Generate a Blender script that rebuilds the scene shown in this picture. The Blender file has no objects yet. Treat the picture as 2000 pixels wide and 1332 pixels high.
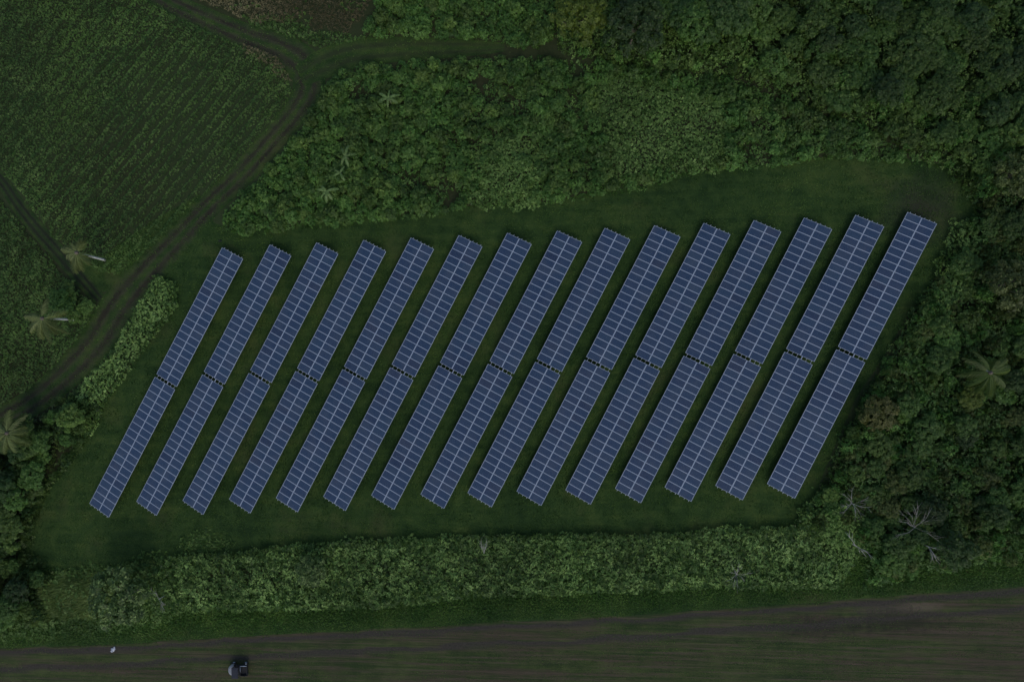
import bpy, bmesh, math
import numpy as np
from mathutils import Matrix, Vector, geometry

R = math.radians
sc = bpy.context.scene
COL = sc.collection
rng = np.random.default_rng(11)

# ------------------------------------------------------------------ camera
CAM_H, F_PX, W_PX, H_PX = 94.0, 1333.0, 2000.0, 1332.0
RX, RY = 0.034, 0.0618
_cx, _sx, _cy, _sy = math.cos(RX), math.sin(RX), math.cos(RY), math.sin(RY)
ROT = np.array([[_cy, 0, _sy], [0, 1, 0], [-_sy, 0, _cy]]) @ np.array([[1, 0, 0], [0, _cx, -_sx], [0, _sx, _cx]])
cam_d = bpy.data.cameras.new('camera')
cam = bpy.data.objects.new('camera', cam_d)
COL.objects.link(cam)
cam_d.sensor_width = 36.0
cam_d.lens = 36.0 * F_PX / W_PX
cam_d.clip_start, cam_d.clip_end = 1.0, 5000.0
m = Matrix([list(r) for r in ROT]).to_4x4()
m.translation = (0, 0, CAM_H)
cam.matrix_world = m
sc.camera = cam

# ------------------------------------------------------------------ sky, sun, exposure
SUN_EL, SUN_AZ = R(46), R(166)          # azimuth clockwise from +Y: soft light from below the picture
world = bpy.data.worlds.new('World')
sc.world = world
world.use_nodes = True
wn = world.node_tree
sky = wn.nodes.new('ShaderNodeTexSky')
sky.sky_type = 'NISHITA'
sky.sun_disc = False
sky.sun_elevation = SUN_EL
sky.sun_rotation = SUN_AZ
sky.air_density = 1.0
sky.dust_density = 2.0
sky.ozone_density = 1.0
bg = wn.nodes['Background']
bg.inputs['Strength'].default_value = 0.12
wn.links.new(sky.outputs[0], bg.inputs['Color'])
sun_d = bpy.data.lights.new('sun', 'SUN')
sun_d.energy = 0.5
sun_d.angle = R(36)
sun_d.color = (1.0, 0.97, 0.93)
sun = bpy.data.objects.new('sun', sun_d)
COL.objects.link(sun)
sdir = Vector((math.sin(SUN_AZ) * math.cos(SUN_EL), math.cos(SUN_AZ) * math.cos(SUN_EL), math.sin(SUN_EL)))
sun.rotation_euler = sdir.to_track_quat('Z', 'Y').to_euler()
vs = sc.view_settings
vs.view_transform = 'Standard'
vs.look = 'None'
vs.exposure = 0.40
vs.gamma = 1.0
vs.use_curve_mapping = False


# ------------------------------------------------------------------ geometry helpers
def at(u, v, z=0.0):
    """world point that the photograph shows at pixel (u, v) of 2000x1332, at height z"""
    u = np.asarray(u, float); v = np.asarray(v, float)
    d = np.stack([(u - 1000) / F_PX, (666 - v) / F_PX, -np.ones_like(u)], -1) @ ROT.T
    t = (z - CAM_H) / d[..., 2]
    p = d * t[..., None]
    p[..., 2] += CAM_H
    return p


def poly_w(pts, z=0.0):
    a = np.array(pts, float)
    return at(a[:, 0], a[:, 1], z)[:, :2]


def inside(P, poly):
    x, y = P[:, 0], P[:, 1]
    res = np.zeros(len(P), bool)
    n = len(poly)
    j = n - 1
    for i in range(n):
        xi, yi = poly[i]; xj, yj = poly[j]
        if yi != yj:
            c = ((yi > y) != (yj > y)) & (x < (xj - xi) * (y - yi) / (yj - yi) + xi)
            res ^= c
        j = i
    return res


def dist_line(P, line, closed=True):
    d = np.full(len(P), 1e9)
    n = len(line)
    for i in range(n if closed else n - 1):
        a, b = line[i], line[(i + 1) % n]
        ab = b - a
        t = np.clip(((P - a) @ ab) / max(ab @ ab, 1e-9), 0, 1)
        d = np.minimum(d, np.linalg.norm(P - a - t[:, None] * ab, axis=1))
    return d


def vnoise(x, y, scale, seed=0):
    x = np.asarray(x) / scale + 1000.3; y = np.asarray(y) / scale + 1000.7
    xi = np.floor(x).astype(np.int64); yi = np.floor(y).astype(np.int64)
    fx = x - xi; fy = y - yi
    fx = fx * fx * (3 - 2 * fx); fy = fy * fy * (3 - 2 * fy)

    def h(a, b):
        k = (a * 374761393 + b * 668265263 + seed * 1442695041) & 0xffffffff
        k = ((k ^ (k >> 13)) * 1274126177) & 0xffffffff
        k = ((k ^ (k >> 16)) * 2246822519) & 0xffffffff
        return ((k ^ (k >> 15)) & 0xffffff) / float(0xffffff)
    return (h(xi, yi) * (1 - fx) + h(xi + 1, yi) * fx) * (1 - fy) + (h(xi, yi + 1) * (1 - fx) + h(xi + 1, yi + 1) * fx) * fy


def fbm(x, y, scale, seed=0):
    return (vnoise(x, y, scale, seed) * .5 + vnoise(x, y, scale * .47, seed + 1) * .3 + vnoise(x, y, scale * .21, seed + 2) * .2)


def scatter(poly, step, margin=0.0, wob=0.0, seed=3):
    """jittered points inside a polygon (world XY), edge roughened by wob; returns points and distance to the edge"""
    lo = poly.min(0) - 1; hi = poly.max(0) + 1
    gx, gy = np.meshgrid(np.arange(lo[0], hi[0], step), np.arange(lo[1], hi[1], step))
    P = np.stack([gx.ravel(), gy.ravel()], 1)
    P = P + rng.uniform(-.5, .5, P.shape) * step
    Q = P
    if wob:
        Q = P + np.stack([fbm(P[:, 0], P[:, 1], 1.6, seed) - .5, fbm(P[:, 0], P[:, 1], 1.6, seed + 9) - .5], 1) * wob * 2
    ok = inside(Q, poly)
    P, Q = P[ok], Q[ok]
    d = dist_line(Q, poly)
    k = d > margin
    return P[k], d[k]


def link(name, mesh, parent=None, label=None, cat=None, group=None, kind=None):
    o = bpy.data.objects.new(name, mesh)
    COL.objects.link(o)
    if parent is not None:
        o.parent = parent
    return tag(o, label, cat, group, kind)


def tag(o, label=None, cat=None, group=None, kind=None):
    if label: o['label'] = label
    if cat: o['category'] = cat
    if group: o['group'] = group
    if kind: o['kind'] = kind
    return o


def np_mesh(name, V, Fq, mat, attrs=None, smooth=False):
    """mesh from vertices (N,3) and faces (M,k)"""
    me = bpy.data.meshes.new(name)
    V = np.ascontiguousarray(V, np.float32); Fq = np.ascontiguousarray(Fq, np.int32)
    k = Fq.shape[1]
    me.vertices.add(len(V)); me.vertices.foreach_set('co', V.ravel())
    me.loops.add(Fq.size); me.loops.foreach_set('vertex_index', Fq.ravel())
    me.polygons.add(len(Fq)); me.polygons.foreach_set('loop_start', np.arange(0, Fq.size, k, dtype=np.int32))
    if smooth:
        me.polygons.foreach_set('use_smooth', np.ones(len(Fq), bool))
    for nm, arr in (attrs or {}).items():
        a = me.attributes.new(nm, 'FLOAT', 'POINT')
        a.data.foreach_set('value', np.ascontiguousarray(arr, np.float32))
    me.update(calc_edges=True)
    if mat is not None:
        me.materials.append(mat)
    return me


def bm_mesh(name, bm, *mats):
    me = bpy.data.meshes.new(name)
    bmesh.ops.recalc_face_normals(bm, faces=bm.faces)
    bm.to_mesh(me); bm.free()
    for mm in mats:
        me.materials.append(mm)
    return me


def add_box(bm, c, s, rot=None, mi=0, bevel=0.0):
    r = bmesh.ops.create_cube(bm, size=1.0)
    vs_ = r['verts']
    M = Matrix.Translation(c) @ (rot.to_4x4() if rot is not None else Matrix()) @ Matrix.Diagonal((*s, 1))
    bmesh.ops.transform(bm, matrix=M, verts=vs_)
    fs = {f for v in vs_ for f in v.link_faces}
    for f in fs: f.material_index = mi
    if bevel:
        es = {e for v in vs_ for e in v.link_edges}
        bmesh.ops.bevel(bm, geom=list(es), offset=bevel, segments=2, affect='EDGES', profile=.6)


def add_tube(bm, pts, radii, n=7, mi=0):
    pts = [Vector(p) for p in pts]
    rings = []
    for i, p in enumerate(pts):
        t = (pts[min(i + 1, len(pts) - 1)] - pts[max(i - 1, 0)]).normalized()
        a = t.orthogonal().normalized(); b = t.cross(a)
        rings.append([bm.verts.new(p + (a * math.cos(2 * math.pi * k / n) + b * math.sin(2 * math.pi * k / n)) * radii[i]) for k in range(n)])
    for i in range(1, len(rings)):
        # align ring starts to limit twist
        r0, r1 = rings[i - 1], rings[i]
        s = min(range(n), key=lambda k: (r1[k].co - r0[0].co).length)
        rings[i] = r1 = r1[s:] + r1[:s]
        for k in range(n):
            f = bm.faces.new((r0[k], r0[(k + 1) % n], r1[(k + 1) % n], r1[k])); f.material_index = mi; f.smooth = True
    for rr in (rings[0], rings[-1]):
        try:
            bm.faces.new(rr).material_index = mi
        except ValueError:
            pass


# ------------------------------------------------------------------ materials
def nmat(name):
    mt = bpy.data.materials.new(name)
    mt.use_nodes = True
    nt = mt.node_tree
    return mt, nt, nt.nodes['Principled BSDF'], nt.nodes['Material Output']


def N(nt, t, **kw):
    n = nt.nodes.new(t)
    for k, v in kw.items():
        if k.startswith('i_'):
            n.inputs[k[2:]].default_value = v
        else:
            setattr(n, k, v)
    return n


def noise(nt, vec, scale, detail=4, rough=.55, dist=0.0):
    n = N(nt, 'ShaderNodeTexNoise')
    n.inputs['Scale'].default_value = scale
    n.inputs['Detail'].default_value = detail
    n.inputs['Roughness'].default_value = rough
    n.inputs['Distortion'].default_value = dist
    if vec is not None: nt.links.new(vec, n.inputs['Vector'])
    return n.outputs['Fac']


def ramp(nt, fac, stops, interp='LINEAR'):
    n = N(nt, 'ShaderNodeValToRGB')
    n.color_ramp.interpolation = interp
    els = n.color_ramp.elements
    while len(els) < len(stops): els.new(.5)
    for e, (p, c) in zip(els, stops):
        e.position = p
        e.color = (*c, 1) if len(c) == 3 else c
    nt.links.new(fac, n.inputs['Fac'])
    return n.outputs['Color']


def gray(nt, fac, a, b):
    return ramp(nt, fac, [(a, (0, 0, 0)), (b, (1, 1, 1))])


def mix(nt, fac, a, b, mode='MIX'):
    n = N(nt, 'ShaderNodeMix', data_type='RGBA', blend_type=mode)
    for s, v in ((n.inputs[0], fac), (n.inputs[6], a), (n.inputs[7], b)):
        if isinstance(v, (int, float)): s.default_value = v
        elif isinstance(v, tuple): s.default_value = (*v, 1)
        else: nt.links.new(v, s)
    return n.outputs[2]


def math_n(nt, op, a, b=0.0, clamp=False):
    n = N(nt, 'ShaderNodeMath', operation=op, use_clamp=clamp)
    for s, v in ((n.inputs[0], a), (n.inputs[1], b)):
        if isinstance(v, (int, float)): s.default_value = v
        else: nt.links.new(v, s)
    return n.outputs[0]


def geo_pos(nt):
    return N(nt, 'ShaderNodeNewGeometry').outputs['Position']


def bump(nt, height, bsdf, strength=.4, dist=.05):
    b = N(nt, 'ShaderNodeBump')
    b.inputs['Strength'].default_value = strength
    b.inputs['Distance'].default_value = dist
    nt.links.new(height, b.inputs['Height'])
    nt.links.new(b.outputs[0], bsdf.inputs['Normal'])


LK = 1.62


def leaf_mat(name, c0, c1, c2, patch=None, vary=.35, trans=.28, patch_scale=.12, spec=.28):
    """leaf colours chosen by the leaf's own tint; patch = a second kind of growth in large patches"""
    c0, c1, c2 = [(c[0] * .92 * LK, c[1] * 1.06 * LK, c[2] * .60 * LK) for c in (c0, c1, c2)]
    if patch: patch = (patch[0] * .92 * LK, patch[1] * 1.06 * LK, patch[2] * .60 * LK)
    mt, nt, bs, out = nmat(name)
    t = N(nt, 'ShaderNodeAttribute', attribute_name='tint').outputs['Fac']
    col = ramp(nt, t, [(0.0, c0), (.55, c1), (1.0, c2)])
    pos = geo_pos(nt)
    if patch:
        f = gray(nt, noise(nt, pos, patch_scale, 3), .45, .68)
        col = mix(nt, f, col, patch)
    oi = N(nt, 'ShaderNodeObjectInfo').outputs['Random']
    hsv = N(nt, 'ShaderNodeHueSaturation')
    nt.links.new(col, hsv.inputs['Color'])
    mr = N(nt, 'ShaderNodeMapRange'); nt.links.new(oi, mr.inputs[0])
    mr.inputs[3].default_value = 1 - vary; mr.inputs[4].default_value = 1 + vary
    big = N(nt, 'ShaderNodeMapRange'); nt.links.new(noise(nt, pos, .07, 2), big.inputs[0])
    big.inputs[1].default_value = .3; big.inputs[2].default_value = .7
    big.inputs[3].default_value = .78; big.inputs[4].default_value = 1.22
    nt.links.new(math_n(nt, 'MULTIPLY', mr.outputs[0], big.outputs[0]), hsv.inputs['Value'])
    hr = N(nt, 'ShaderNodeMapRange'); nt.links.new(math_n(nt, 'FRACT', math_n(nt, 'MULTIPLY', oi, 7.31)), hr.inputs[0])
    hr.inputs[3].default_value = .5 - .012 * (vary / .35); hr.inputs[4].default_value = .5 + .018 * (vary / .35)
    nt.links.new(hr.outputs[0], hsv.inputs['Hue'])
    nt.links.new(hsv.outputs[0], bs.inputs['Base Color'])
    bs.inputs['Roughness'].default_value = .5
    bs.inputs['Specular IOR Level'].default_value = spec
    tr = N(nt, 'ShaderNodeBsdfTranslucent')
    nt.links.new(hsv.outputs[0], tr.inputs['Color'])
    ms = N(nt, 'ShaderNodeMixShader', i_Fac=trans)
    nt.links.new(bs.outputs[0], ms.inputs[1]); nt.links.new(tr.outputs[0], ms.inputs[2])
    nt.links.new(ms.outputs[0], out.inputs['Surface'])
    return mt


def plain(name, col, rough=.6, metal=0.0, nscale=None, amt=.25):
    mt, nt, bs, out = nmat(name)
    bs.inputs['Roughness'].default_value = rough
    bs.inputs['Metallic'].default_value = metal
    if nscale:
        tc = N(nt, 'ShaderNodeTexCoord').outputs['Object']
        f = noise(nt, tc, nscale, 5)
        c = ramp(nt, f, [(.3, tuple(x * (1 - amt) for x in col)), (.7, tuple(min(1, x * (1 + amt)) for x in col))])
        nt.links.new(c, bs.inputs['Base Color'])
    else:
        bs.inputs['Base Color'].default_value = (*col, 1)
    return mt


def grass_color(nt, pos, dark=(.010, .027, .006), mid=(.022, .047, .010), light=(.044, .070, .015), dry=(.044, .047, .017)):
    big = noise(nt, pos, .055, 4, .6)
    mid_n = noise(nt, pos, .5, 5, .65)
    fine = noise(nt, pos, 6.0, 4, .75)
    s = math_n(nt, 'ADD', math_n(nt, 'MULTIPLY', big, .32), math_n(nt, 'ADD', math_n(nt, 'MULTIPLY', mid_n, .32), math_n(nt, 'MULTIPLY', fine, .36)))
    mp = N(nt, 'ShaderNodeMapping'); nt.links.new(pos, mp.inputs['Vector']); mp.inputs['Scale'].default_value = (.12, 1.0, 1.0)
    streak = noise(nt, mp.outputs[0], 1.1, 4, .6)
    s = math_n(nt, 'ADD', math_n(nt, 'MULTIPLY', s, .82), math_n(nt, 'MULTIPLY', streak, .18))
    c = ramp(nt, s, [(.43, dark), (.5, mid), (.58, light)])
    d = math_n(nt, 'MULTIPLY', gray(nt, noise(nt, pos, .11, 4, .6), .56, .74), .6)
    return mix(nt, d, c, dry), fine


def ground_mat():
    mt, nt, bs, out = nmat('soil_and_litter')
    pos = geo_pos(nt)
    f = noise(nt, pos, 2.2, 6, .65)
    c = ramp(nt, f, [(.3, (.018, .022, .010)), (.55, (.028, .032, .014)), (.75, (.045, .036, .022))])
    far = noise(nt, pos, .02, 4)
    c = mix(nt, math_n(nt, 'MULTIPLY', gray(nt, far, .4, .6), .6), c, (.03, .05, .018))
    nt.links.new(c, bs.inputs['Base Color'])
    bs.inputs['Roughness'].default_value = 1.0
    bs.inputs['Specular IOR Level'].default_value = .1
    bump(nt, f, bs, .5, .1)
    return mt


def lawn_mat():
    mt, nt, bs, out = nmat('mown_grass')
    pos = geo_pos(nt)
    c, fine = grass_color(nt, pos)
    # bare worn patch at the north east corner of the clearing
    q = at(1800, 410)
    vd = N(nt, 'ShaderNodeVectorMath', operation='DISTANCE'); nt.links.new(pos, vd.inputs[0]); vd.inputs[1].default_value = (q[0], q[1], 0)
    w = math_n(nt, 'ADD', vd.outputs['Value'], math_n(nt, 'MULTIPLY', noise(nt, pos, .35, 5), 8.0))
    wm = ramp(nt, math_n(nt, 'MULTIPLY', w, .1), [(.42, (1, 1, 1)), (1.0, (0, 0, 0))])
    c = mix(nt, math_n(nt, 'MULTIPLY', wm, .75), c, (.029, .027, .019))
    nt.links.new(c, bs.inputs['Base Color'])
    bs.inputs['Roughness'].default_value = .9
    bs.inputs['Specular IOR Level'].default_value = .15
    bump(nt, fine, bs, .6, .06)
    return mt


def track_mat(name, dirt0, dirt1, rut, green_mid, cover):
    """dirt ruts in grass: 'across' runs -1..1 over the track's width"""
    mt, nt, bs, out = nmat(name)
    pos = geo_pos(nt)
    g, fine = grass_color(nt, pos)
    a = N(nt, 'ShaderNodeAttribute', attribute_name='across').outputs['Fac']
    ab = math_n(nt, 'ABSOLUTE', a)
    n1 = noise(nt, pos, .9, 6, .65)
    n2 = noise(nt, pos, 5.0, 5, .6)
    d = ramp(nt, n2, [(.3, dirt0), (.7, dirt1)])
    # ruts at |a| = .42
    rr = math_n(nt, 'ABSOLUTE', math_n(nt, 'SUBTRACT', ab, .42))
    rutm = ramp(nt, math_n(nt, 'ADD', rr, math_n(nt, 'MULTIPLY', math_n(nt, 'SUBTRACT', n1, .5), .35)), [(.07, (1, 1, 1)), (.20, (0, 0, 0))])
    body = ramp(nt, math_n(nt, 'ADD', ab, math_n(nt, 'MULTIPLY', math_n(nt, 'SUBTRACT', n1, .5), 1.1)), [(.35, (1, 1, 1)), (.95, (0, 0, 0))])
    body = math_n(nt, 'MULTIPLY', body, cover)
    c = mix(nt, body, g, d)
    mid = ramp(nt, math_n(nt, 'ADD', ab, math_n(nt, 'MULTIPLY', math_n(nt, 'SUBTRACT', n1, .5), .5)), [(.05, (1, 1, 1)), (.28, (0, 0, 0))])
    c = mix(nt, math_n(nt, 'MULTIPLY', mid, green_mid), c, g)
    brk = gray(nt, noise(nt, pos, .35, 4, .6), .32, .62)
    c = mix(nt, math_n(nt, 'MULTIPLY', rutm, math_n(nt, 'ADD', math_n(nt, 'MULTIPLY', brk, .55), .3)), c, rut)
    nt.links.new(c, bs.inputs['Base Color'])
    bs.inputs['Roughness'].default_value = .95
    bs.inputs['Specular IOR Level'].default_value = .15
    bump(nt, n2, bs, .7, .08)
    return mt


def field_mat():
    mt, nt, bs, out = nmat('driven_grass_field')
    pos = geo_pos(nt)
    mp = N(nt, 'ShaderNodeMapping')
    nt.links.new(pos, mp.inputs['Vector'])
    mp.inputs['Rotation'].default_value = (0, 0, -R(3.2))
    mp.inputs['Scale'].default_value = (.05, 1.0, 1.0)
    st = mp.outputs[0]
    g, fine = grass_color(nt, pos, (.020, .034, .010), (.038, .052, .016), (.058, .072, .024), (.064, .056, .030))
    mp3 = N(nt, 'ShaderNodeMapping'); nt.links.new(pos, mp3.inputs['Vector']); mp3.inputs['Rotation'].default_value = (0, 0, -R(3.2)); mp3.inputs['Scale'].default_value = (.022, 1.0, 1.0)
    s3 = noise(nt, mp3.outputs[0], 3.2, 5, .72)
    s1 = noise(nt, st, .55, 6, .62)
    s2 = noise(nt, st, 1.5, 6, .72)
    blot = noise(nt, pos, .22, 5, .6)
    k = math_n(nt, 'ADD', math_n(nt, 'MULTIPLY', s1, .5), math_n(nt, 'ADD', math_n(nt, 'MULTIPLY', s2, .3), math_n(nt, 'MULTIPLY', blot, .2)))
    c = mix(nt, math_n(nt, 'MULTIPLY', gray(nt, k, .47, .57), .85), g, (.050, .038, .026))
    c = mix(nt, math_n(nt, 'MULTIPLY', gray(nt, s2, .58, .68), .75), c, (.088, .064, .046))
    c = mix(nt, math_n(nt, 'MULTIPLY', ramp(nt, s2, [(.34, (1, 1, 1)), (.44, (0, 0, 0))]), .6), c, (.020, .026, .013))
    c = mix(nt, math_n(nt, 'MULTIPLY', ramp(nt, s1, [(.32, (1, 1, 1)), (.42, (0, 0, 0))]), .5), c, (.017, .019, .014))
    c = mix(nt, math_n(nt, 'MULTIPLY', gray(nt, s3, .53, .60), .7), c, (.066, .053, .036))
    c = mix(nt, math_n(nt, 'MULTIPLY', ramp(nt, s3, [(.40, (1, 1, 1)), (.47, (0, 0, 0))]), .7), c, (.020, .034, .011))
    # churned pale patch and mud beside it near the right end
    for (pu, pv, col_, rad_) in ((1790, 1186, (.115, .088, .064), 2.3), (1730, 1192, (.060, .050, .040), 3.0), (1755, 1213, (.017, .015, .012), 4.6), (1600, 1222, (.020, .018, .014), 4.0)):
        q_ = at(pu, pv)
        mp2 = N(nt, 'ShaderNodeMapping', vector_type='TEXTURE'); nt.links.new(pos, mp2.inputs['Vector'])
        mp2.inputs['Location'].default_value = (q_[0], q_[1], 0); mp2.inputs['Rotation'].default_value = (0, 0, R(3)); mp2.inputs['Scale'].default_value = (rad_ * 1.7, rad_ * .42, 1)
        ln = N(nt, 'ShaderNodeVectorMath', operation='LENGTH'); nt.links.new(mp2.outputs[0], ln.inputs[0])
        w_ = math_n(nt, 'ADD', ln.outputs['Value'], math_n(nt, 'MULTIPLY', math_n(nt, 'SUBTRACT', noise(nt, pos, 1.0, 6, .7), .5), 1.8))
        c = mix(nt, math_n(nt, 'MULTIPLY', ramp(nt, w_, [(.35, (1, 1, 1)), (1.0, (0, 0, 0))]), .6), c, col_)
    # worn wheel track along the north edge; 'edge' = metres from the edge
    e = N(nt, 'ShaderNodeAttribute', attribute_name='edge').outputs['Fac']
    e2 = math_n(nt, 'ADD', e, math_n(nt, 'MULTIPLY', math_n(nt, 'SUBTRACT', noise(nt, st, .9, 5), .5), 1.6))
    n2 = noise(nt, pos, 4.0, 5, .6)
    dirt = ramp(nt, n2, [(.3, (.026, .023, .019)), (.7, (.050, .043, .036))])
    for lo, hi, amt in ((.15, .8, .9), (2.4, 3.1, .85)):
        mm_ = ramp(nt, math_n(nt, 'MULTIPLY', e2, .2), [(lo * .2, (0, 0, 0)), ((lo * .7 + hi * .3) * .2, (1, 1, 1)), ((lo * .2 + hi * .8) * .2, (1, 1, 1)), (hi * .2 + .08, (0, 0, 0))])
        c = mix(nt, math_n(nt, 'MULTIPLY', mm_, amt), c, dirt)
    nt.links.new(c, bs.inputs['Base Color'])
    bs.inputs['Roughness'].default_value = .95
    bs.inputs['Specular IOR Level'].default_value = .15
    bump(nt, math_n(nt, 'ADD', fine, s2), bs, .6, .06)
    return mt


def panel_mat():
    mt, nt, bs, out = nmat('blue_silicon_cells')
    uv = N(nt, 'ShaderNodeTexCoord').outputs['Object']
    sp = N(nt, 'ShaderNodeSeparateXYZ'); nt.links.new(uv, sp.inputs[0])

    def lines(src, pitch, width, off=0.0):
        f = math_n(nt, 'FRACT', math_n(nt, 'ADD', math_n(nt, 'MULTIPLY', src, 1 / pitch), off))
        d = math_n(nt, 'ABSOLUTE', math_n(nt, 'SUBTRACT', f, .5))
        return math_n(nt, 'GREATER_THAN', d, .5 - width / pitch / 2)
    x, y = sp.outputs[0], sp.outputs[1]
    cell = math_n(nt, 'MAXIMUM', lines(x, .156, .006, .5), lines(y, .156, .006))
    bus = lines(y, .052, .0035, .25)
    gran = N(nt, 'ShaderNodeTexVoronoi'); gran.inputs['Scale'].default_value = 40
    nt.links.new(uv, gran.inputs['Vector'])
    base = ramp(nt, gran.outputs['Distance'], [(0, (.005, .020, .048)), (1, (.011, .032, .070))])
    oi = N(nt, 'ShaderNodeObjectInfo').outputs['Random']
    tint = ramp(nt, oi, [(0, (.62, .62, .74)), (.12, (.92, .94, .98)), (.5, (1.0, 1.0, 1.0)), (.85, (1.1, 1.06, 1.02)), (1, (1.5, 1.3, 1.12))])
    base = mix(nt, 1.0, base, tint, 'MULTIPLY')
    c = mix(nt, math_n(nt, 'MULTIPLY', bus, .30), base, (.30, .32, .38))
    c = mix(nt, math_n(nt, 'MULTIPLY', cell, .40), c, (.20, .23, .32))
    dirt = gray(nt, noise(nt, geo_pos(nt), .5, 5, .6), .45, .75)
    c = mix(nt, math_n(nt, 'MULTIPLY', dirt, .11), c, (.20, .18, .15))
    nt.links.new(c, bs.inputs['Base Color'])
    bs.inputs['Roughness'].default_value = .32
    bs.inputs['Specular IOR Level'].default_value = .3
    bs.inputs['Coat Weight'].default_value = .9
    cr = N(nt, 'ShaderNodeMapRange'); nt.links.new(noise(nt, geo_pos(nt), .3, 4), cr.inputs[0]); cr.inputs[3].default_value = .04; cr.inputs[4].default_value = .24
    nt.links.new(cr.outputs[0], bs.inputs['Coat Roughness'])
    return mt


M_ground = ground_mat()
M_lawn = lawn_mat()
M_track = track_mat('dirt_track_soil', (.030, .026, .018), (.056, .048, .034), (.020, .017, .012), .9, .65)
M_branch = track_mat('grassy_track_soil', (.036, .036, .020), (.054, .050, .028), (.022, .032, .012), .9, .3)
M_ditch = track_mat('bare_dark_path_soil', (.013, .015, .010), (.026, .025, .017), (.011, .013, .008), .7, .75)
M_field = field_mat()
M_panel = panel_mat()
M_alu = plain('aluminium_frame', (.32, .36, .42), .6, .15)
M_zinc = plain('galvanised_steel', (.50, .52, .54), .5, .6, 30, .15)
M_post = plain('galvanised_post', (.32, .34, .36), .6, .5, 12, .2)
M_bark = plain('bark', (.085, .070, .052), .95, 0, 4, .4)
M_palmbark = plain('pale_palm_bark', (.42, .42, .39), .9, 0, 5, .25)
M_dead = plain('dead_pale_wood', (.33, .315, .28), .9, 0, 6, .25)

L_thicket = leaf_mat('thicket_leaf', (.020, .042, .012), (.046, .078, .024), (.090, .130, .050), vary=.32)
L_vine = leaf_mat('vine_leaf', (.046, .080, .028), (.126, .190, .078), (.265, .330, .185), vary=.12)
L_fine = leaf_mat('fine_creeper_leaf', (.034, .062, .020), (.078, .122, .044), (.155, .208, .098), vary=.1)
L_wood = leaf_mat('broadleaf', (.014, .030, .009), (.034, .060, .018), (.076, .108, .042), vary=.20)
L_glint = leaf_mat('glint_tinted_leaf', (.010, .022, .007), (.026, .044, .014), (.140, .170, .095), vary=.1)  # very light top tint paints glints of light onto dark leaves
L_dark = leaf_mat('dark_broadleaf', (.009, .020, .008), (.020, .038, .014), (.044, .068, .030), vary=.22)
L_yellow = leaf_mat('yellow_green_leaf', (.022, .034, .006), (.046, .060, .011), (.092, .106, .026), vary=.12)
L_olive = leaf_mat('olive_leaf', (.022, .029, .010), (.044, .052, .019), (.098, .108, .055), vary=.2)
L_rust = leaf_mat('rusty_leaf', (.022, .024, .009), (.044, .042, .015), (.078, .072, .032), vary=.2)
L_crop = leaf_mat('crop_leaf', (.016, .040, .012), (.042, .076, .024), (.110, .150, .066), vary=.0, patch=(.054, .092, .028))
L_grass = leaf_mat('grass_blade', (.010, .028, .007), (.030, .060, .015), (.078, .108, .036), vary=.0)
L_tall = leaf_mat('tall_grass_blade', (.044, .068, .022), (.084, .112, .042), (.160, .184, .088), vary=.0)
L_verge = leaf_mat('verge_grass_blade', (.018, .044, .012), (.042, .080, .022), (.098, .136, .048), vary=.0)
L_palm = leaf_mat('palm_frond', (.044, .052, .024), (.084, .092, .046), (.150, .156, .095), vary=.15)
L_palmg = leaf_mat('green_palm_frond', (.026, .038, .012), (.044, .060, .018), (.086, .096, .038), vary=.15)
L_banana = leaf_mat('banana_leaf', (.036, .056, .024), (.062, .088, .042), (.095, .122, .070), vary=.1)
L_brush = leaf_mat('dry_brush', (.040, .028, .020), (.078, .057, .046), (.165, .130, .112), vary=.0, trans=.05)


# ------------------------------------------------------------------ foliage builders
def rosettes(P, Nr, size, nleaf=7, spread=(-.2, .6), width=.46, droop=.14, tint=None):
    n = len(P)
    Nr = Nr / np.linalg.norm(Nr, axis=1, keepdims=True)
    ref = np.where(np.abs(Nr[:, 2:3]) < .9, [[0, 0, 1.]], [[1., 0, 0]])
    T = np.cross(Nr, ref); T /= np.linalg.norm(T, axis=1, keepdims=True)
    B = np.cross(Nr, T)
    a = 2 * np.pi * (np.arange(nleaf)[None] / nleaf + rng.random((n, 1))) + rng.uniform(-.35, .35, (n, nleaf))
    e = rng.uniform(*spread, (n, nleaf))
    L = size[:, None] * rng.uniform(.65, 1.2, (n, nleaf))
    d = np.cos(e)[..., None] * (np.cos(a)[..., None] * T[:, None] + np.sin(a)[..., None] * B[:, None]) + np.sin(e)[..., None] * Nr[:, None]
    s = np.cross(d, Nr[:, None]); s /= np.linalg.norm(s, axis=-1, keepdims=True) + 1e-9
    s = s + Nr[:, None] * rng.uniform(-.5, .5, (n, nleaf))[..., None]
    L3 = L[..., None]
    base = P[:, None] + d * L3 * .08
    mid = P[:, None] + d * L3 * .55 + Nr[:, None] * L3 * .05
    tip = P[:, None] + d * L3 - Nr[:, None] * L3 * droop
    V = np.stack([base, mid + s * L3 * width * .5, tip, mid - s * L3 * width * .5], 2).reshape(-1, 3)
    Fq = np.arange(len(V), dtype=np.int32).reshape(-1, 4)
    t0 = rng.random(n) if tint is None else tint
    t = np.clip(t0[:, None] * .6 + rng.random((n, nleaf)) * .4, 0, 1)
    return V, Fq, np.repeat(t.ravel(), 4)


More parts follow.
